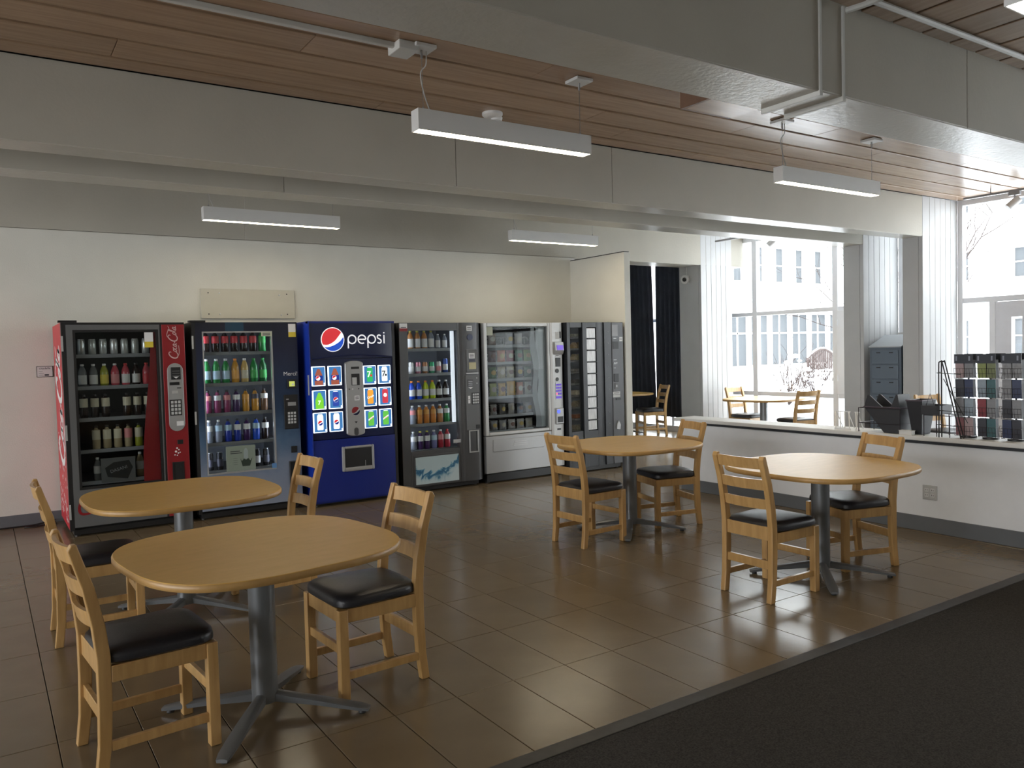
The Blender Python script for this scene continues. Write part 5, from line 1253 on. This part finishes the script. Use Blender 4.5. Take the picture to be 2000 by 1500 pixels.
# brochure racks
m_hdr = mat('navy_header_board', (.02, .026, .04), .5)
bc = {'pale pink': (.50, .38, .40), 'grey': (.30, .31, .34), 'dark': (.05, .055, .075), 'green': (.30, .36, .12), 'olive': (.24, .28, .14), 'patterned grey': (.33, .34, .36), 'teal': (.06, .16, .18), 'red': (.30, .05, .07), 'dark blue': (.04, .06, .14), 'pale blue': (.34, .42, .50), 'rose': (.36, .16, .18)}
RK = [('left', 3.135, [['pale pink', 'grey'], ['dark', 'dark blue'], ['grey', 'pale blue'], ['rose', 'pale pink']]),
      ('middle', 2.975, [['green', 'olive'], ['pale blue', 'teal'], ['red', 'grey'], ['dark', 'teal']]),
      ('right', 2.800, [['patterned grey', 'patterned grey'], ['grey', 'dark blue'], ['dark', 'grey'], ['dark blue', 'dark']])]
for side, yc, cols in RK:
    k = thing('brochure_rack', '%s of the three brochure racks at the right of the ledge' % side, 'rack', (6.24, yc, LZ), group='brochure racks on the ledge')
    MB().lathe([(.055, .0005), (.055, .012), (.012, .02)], 16).build('base', m_black, k, smooth=True)
    MB().tube([(0, 0, .02), (0, 0, .62)], .007, 8).build('pole', m_black, k)
    hb2 = box('header_board', -.078, -.072, -.068, .068, .565, .635, m_hdr, k)
    box('header_board', .072, .078, -.068, .068, .565, .635, m_hdr, k)
    for yy in (-.05, .045): box('header_print', -.0795, -.078, yy, yy+.012, .585, .62, mat('pale_header_print', (.20, .22, .28), .5), hb2)
    for r_i in range(4):
        z0 = .555-.145*(r_i+1)+.042
        for sx_ in (-1, 1):
            p = MB()
            for yy in [-.068+.0227*i for i in range(7)]: p.tube([(sx_*.072, yy, z0), (sx_*.085, yy, z0+.075)], .0013, 4)
            for zz, xx in ((0, .072), (.037, .0785), (.075, .085)): p.tube([(sx_*xx, -.068, z0+zz), (sx_*xx, .068, z0+zz)], .0015, 4)
            for yy in (-.068, .068): p.tube([(sx_*.085, yy, z0+.075), (sx_*.02, yy, z0+.075), (sx_*.02, yy, z0), (sx_*.072, yy, z0)], .0015, 4)
            p.build('wire_pocket', m_dw, k)
        for c_i in range(2):
            nm = cols[r_i][c_i]
            b = thing('brochure_stack', '%s brochures in the %s row, %s pocket of the %s rack' % (nm, ['top', 'second', 'third', 'bottom'][r_i], ['left', 'right'][c_i], side), 'brochures', (6.24-.040, yc+(.034 if c_i == 0 else -.034), LZ+z0+.003), group='brochures in the racks')
            ht = .136
            MB().prism([(-.018, 0), (.022, 0), (.014, ht), (-.026, ht)], -.031, .031, 'y').build('stack', mat('shaded_paper_edges', (.14, .145, .16), .7), b)  # paper edges darkened in colour for the backlight behind the racks
            mc = mat('print_'+nm.replace(' ', '_'), tuple(c*.75 for c in bc[nm]), .4, noise=.25 if 'pattern' in nm else .08, nscale=30)  # cover colours scaled darker to imitate backlit shade
            MB().prism([(-.0195, .001), (-.018, .001), (-.026, ht-.001), (-.0275, ht-.001)], -.031, .031, 'y').build('cover', mc, b)

# ================================================================== COURTYARD OUTSIDE
m_snow = mat('snow', (.86, .87, .90), .8, noise=.03, nscale=.6, bump=.4, bscale=2)
struct('ground_snow', MB().box(XW+.3, 70, -40, 60, -.3, -.06), m_snow, 'snow-covered courtyard ground')
m_brick = mat('white_render', (.80, .80, .79), .8, noise=.04, nscale=1.5)
m_owin = mat('dark_window_glass', (.085, .092, .10), .5, spec=.2)
m_ofr = mat('white_window_frame', (.80, .80, .80), .5)
b1 = thing('courtyard_building', 'white building wing facing across the snowy courtyard', 'building', (27, 25, 0))
# storeys built around the window bands
wl = MB().box(0, 12, .25, 6, -.1, 12).box(0, 12, 0, .25, -.1, .55).box(0, 12, 0, .25, 2.95, 4.5).box(0, 12, 0, .25, 6.1, 7.6).box(0, 12, 0, .25, 9.2, 12)
xs_ = [i*1.5 for i in range(9)]
for i in range(9):
    wl.box(max(0, xs_[i]-.13), min(12, xs_[i]+.13), 0, .25, .55, 2.95)
for zz in (4.5, 7.6):
    for i in range(9): wl.box(max(0, xs_[i]-.45), min(12, xs_[i]+.45), 0, .25, zz, zz+1.6)
wl.build('wall', m_brick, b1)
box('cornice', 0, 12, -.12, .0, 2.97, 3.15, m_ofr, b1)
for i in range(8):
    a, b = xs_[i]+.13, xs_[i+1]-.13
    w = box('window', a, b, .14, .12, .55, 2.95, m_owin, b1)
    box('transom', a, b, .08, .14, 2.02, 2.10, m_ofr, w); box('mullion', (a+b)/2-.035, (a+b)/2+.035, .08, .14, .55, 2.95, m_ofr, w)
    for zz in (4.5, 7.6):
        a, b = xs_[i]+.45, xs_[i+1]-.45
        w = box('window', a, b, .14, .12, zz, zz+1.6, m_owin, b1)
        box('window_bar', a, b, .08, .14, zz+.75, zz+.81, m_ofr, w)
b2 = thing('courtyard_building', 'white building wing at the right of the courtyard', 'building', (39.2, -20, 0))
wl = MB().box(.25, 6, 0, 45, -.1, 12).box(0, .25, 0, 45, -.1, .8).box(0, .25, 0, 45, 2.4, 4.3).box(0, .25, 0, 45, 5.6, 7.5).box(0, .25, 0, 45, 8.8, 12)
ys_ = [.7+i*3.0 for i in range(15)]
for zz, h_ in ((.8, 1.6), (4.3, 1.3), (7.5, 1.3)):
    e = [0]+[q for y in ys_ for q in (y, y+1.0)]+[45]
    for a, b in zip(e[::2], e[1::2]): wl.box(0, .25, a, b, zz, zz+h_)
wl.build('wall', m_brick, b2)
for y in ys_:
    for zz, h_ in ((.8, 1.6), (4.3, 1.3), (7.5, 1.3)):
        w = box('window', .14, .18, y, y+1.0, zz, zz+h_, m_owin, b2); box('window_bar', .08, .14, y, y+1.0, zz+h_*.5, zz+h_*.5+.06, m_ofr, w)
        box('window_bar', .08, .14, y+.48, y+.54, zz, zz+h_, m_ofr, w)
m_twig = mat('brown_twigs', (.045, .033, .030), .9, spec=.1)
def twigs(mb, p, d, L, r_, depth, rs):
    n = 4; pts = [p]
    q = Vector(p); dd = Vector(d).normalized()
    for i in range(n):
        dd = (dd+Vector((rs.uniform(-.25, .25), rs.uniform(-.25, .25), rs.uniform(-.12, .22)))).normalized(); q = q+dd*(L/n); pts.append(tuple(q))
    mb.tube(pts, [r_*(1-.14*i) for i in range(n+1)], 4 if depth < 2 else 6)
    if depth > 0:
        for k in range(4 if depth > 1 else 3):
            j = rs.randint(1, n); nd = (dd+Vector((rs.uniform(-1, 1), rs.uniform(-1, 1), rs.uniform(-.2, .6)))).normalized()
            twigs(mb, pts[j], nd, L*rs.uniform(.5, .75), r_*.55, depth-1, rs)
    return pts[-1]
SHR = [(17.3, 13.3, 1.0, 'leftmost snowy shrub seen through the courtyard window'), (18.6, 14.0, 1.5, 'tall snowy shrub in the middle of the courtyard window'), (20.3, 14.6, 1.1, 'reddish snowy shrub before the garden bench'), (22.6, 16.2, 1.0, 'low snowy shrub just left of the garden bench'), (25.6, 17.6, .9, 'snowy shrub nearest the garden bench'), (15.2, 14.2, .7, 'small snowy shrub at the left courtyard pane')]
for i, (x, y, h, lb) in enumerate(SHR):
    rs = random.Random(20+i); s_ = thing('snowy_shrub', lb, 'shrub', (x, y, -.06), group='shrubs in the courtyard')
    mb = MB()
    for k in range(12): a = rs.uniform(0, 2*PI); twigs(mb, (.1*math.cos(a), .1*math.sin(a), 0), (math.cos(a)*.6, math.sin(a)*.6, 1), h*.8, .014, 1, rs)
    tag(mb.build('twigs', m_twig, s_), kind='stuff')
    mb = MB()
    for k in range(26):
        a = rs.uniform(0, 2*PI); rr = rs.uniform(0, .75)*h; z = rs.uniform(.05, .75)*h*(1.15-rr/h); r0 = rs.uniform(.05, .14)
        mb.lathe([(r0*.5, -r0*.3), (r0, 0), (r0*.75, r0*.45), (r0*.1, r0*.6)], 8, rr*math.cos(a), rr*math.sin(a), z)
    tag(mb.build('snow_clumps', m_snow, s_, smooth=True), kind='stuff')
TR = [(22.4, 14.0, 6.5, 'bare tree whose branches show at the right of the courtyard window'), (20.6, 11.1, 7.0, 'bare tree whose branches show in the big right window')]
for i, (x, y, h, lb) in enumerate(TR):
    rs = random.Random(50+i); t_ = thing('bare_tree', lb, 'tree', (x, y, -.06), group='bare trees in the courtyard')
    mb = MB(); mb.tube([(0, 0, 0), (.05, .02, h*.25), (.0, .08, h*.5)], [.10, .08, .05], 8); mb.build('trunk', m_twig, t_, smooth=True)
    mb = MB()
    for k in range(9): a = rs.uniform(0, 2*PI); twigs(mb, (.02, .05, h*(.22+.03*k)), (math.cos(a), math.sin(a), .6), h*.42, .020, 2, rs)
    tag(mb.build('branches', m_twig, t_), kind='stuff')
bn = thing('garden_bench', 'slatted garden bench with an arched back, dusted with snow', 'bench', (27.4, 20, -.06))
m_bw = mat('weathered_bench_wood', (.085, .066, .062), .9, spec=.2)
N = 15
for i in range(N):
    x = .12+1.76*i/(N-1); zt = .95+.34*math.sin(PI*(i+.5)/N)
    box('back_slat', x-.035, x+.035, .02, .05, .42, zt, m_bw, bn)
arcp = [(.05+1.9*i/20, .035, .97+.36*math.sin(PI*i/20)) for i in range(21)]
MB().tube(arcp, .05, 6).build('arched_rail', m_bw, bn); MB().tube([(a, b, c+.05) for a, b, c in arcp], .04, 6).build('snow_cap', m_snow, bn)
for k in range(5): box('seat_slat', .05, 1.95, -.48+.10*k, -.40+.10*k, .42, .45, m_bw, bn)
box('seat_snow', .06, 1.94, -.47, .0, .45, .52, m_snow, bn, bevel=.03)
for x in (.05, 1.89):
    for yy in (-.46, 0): box('leg', x, x+.06, yy, yy+.06, 0, .70 if yy else .97, m_bw, bn)
    box('armrest', x-.01, x+.07, -.48, .04, .70, .74, m_bw, bn)
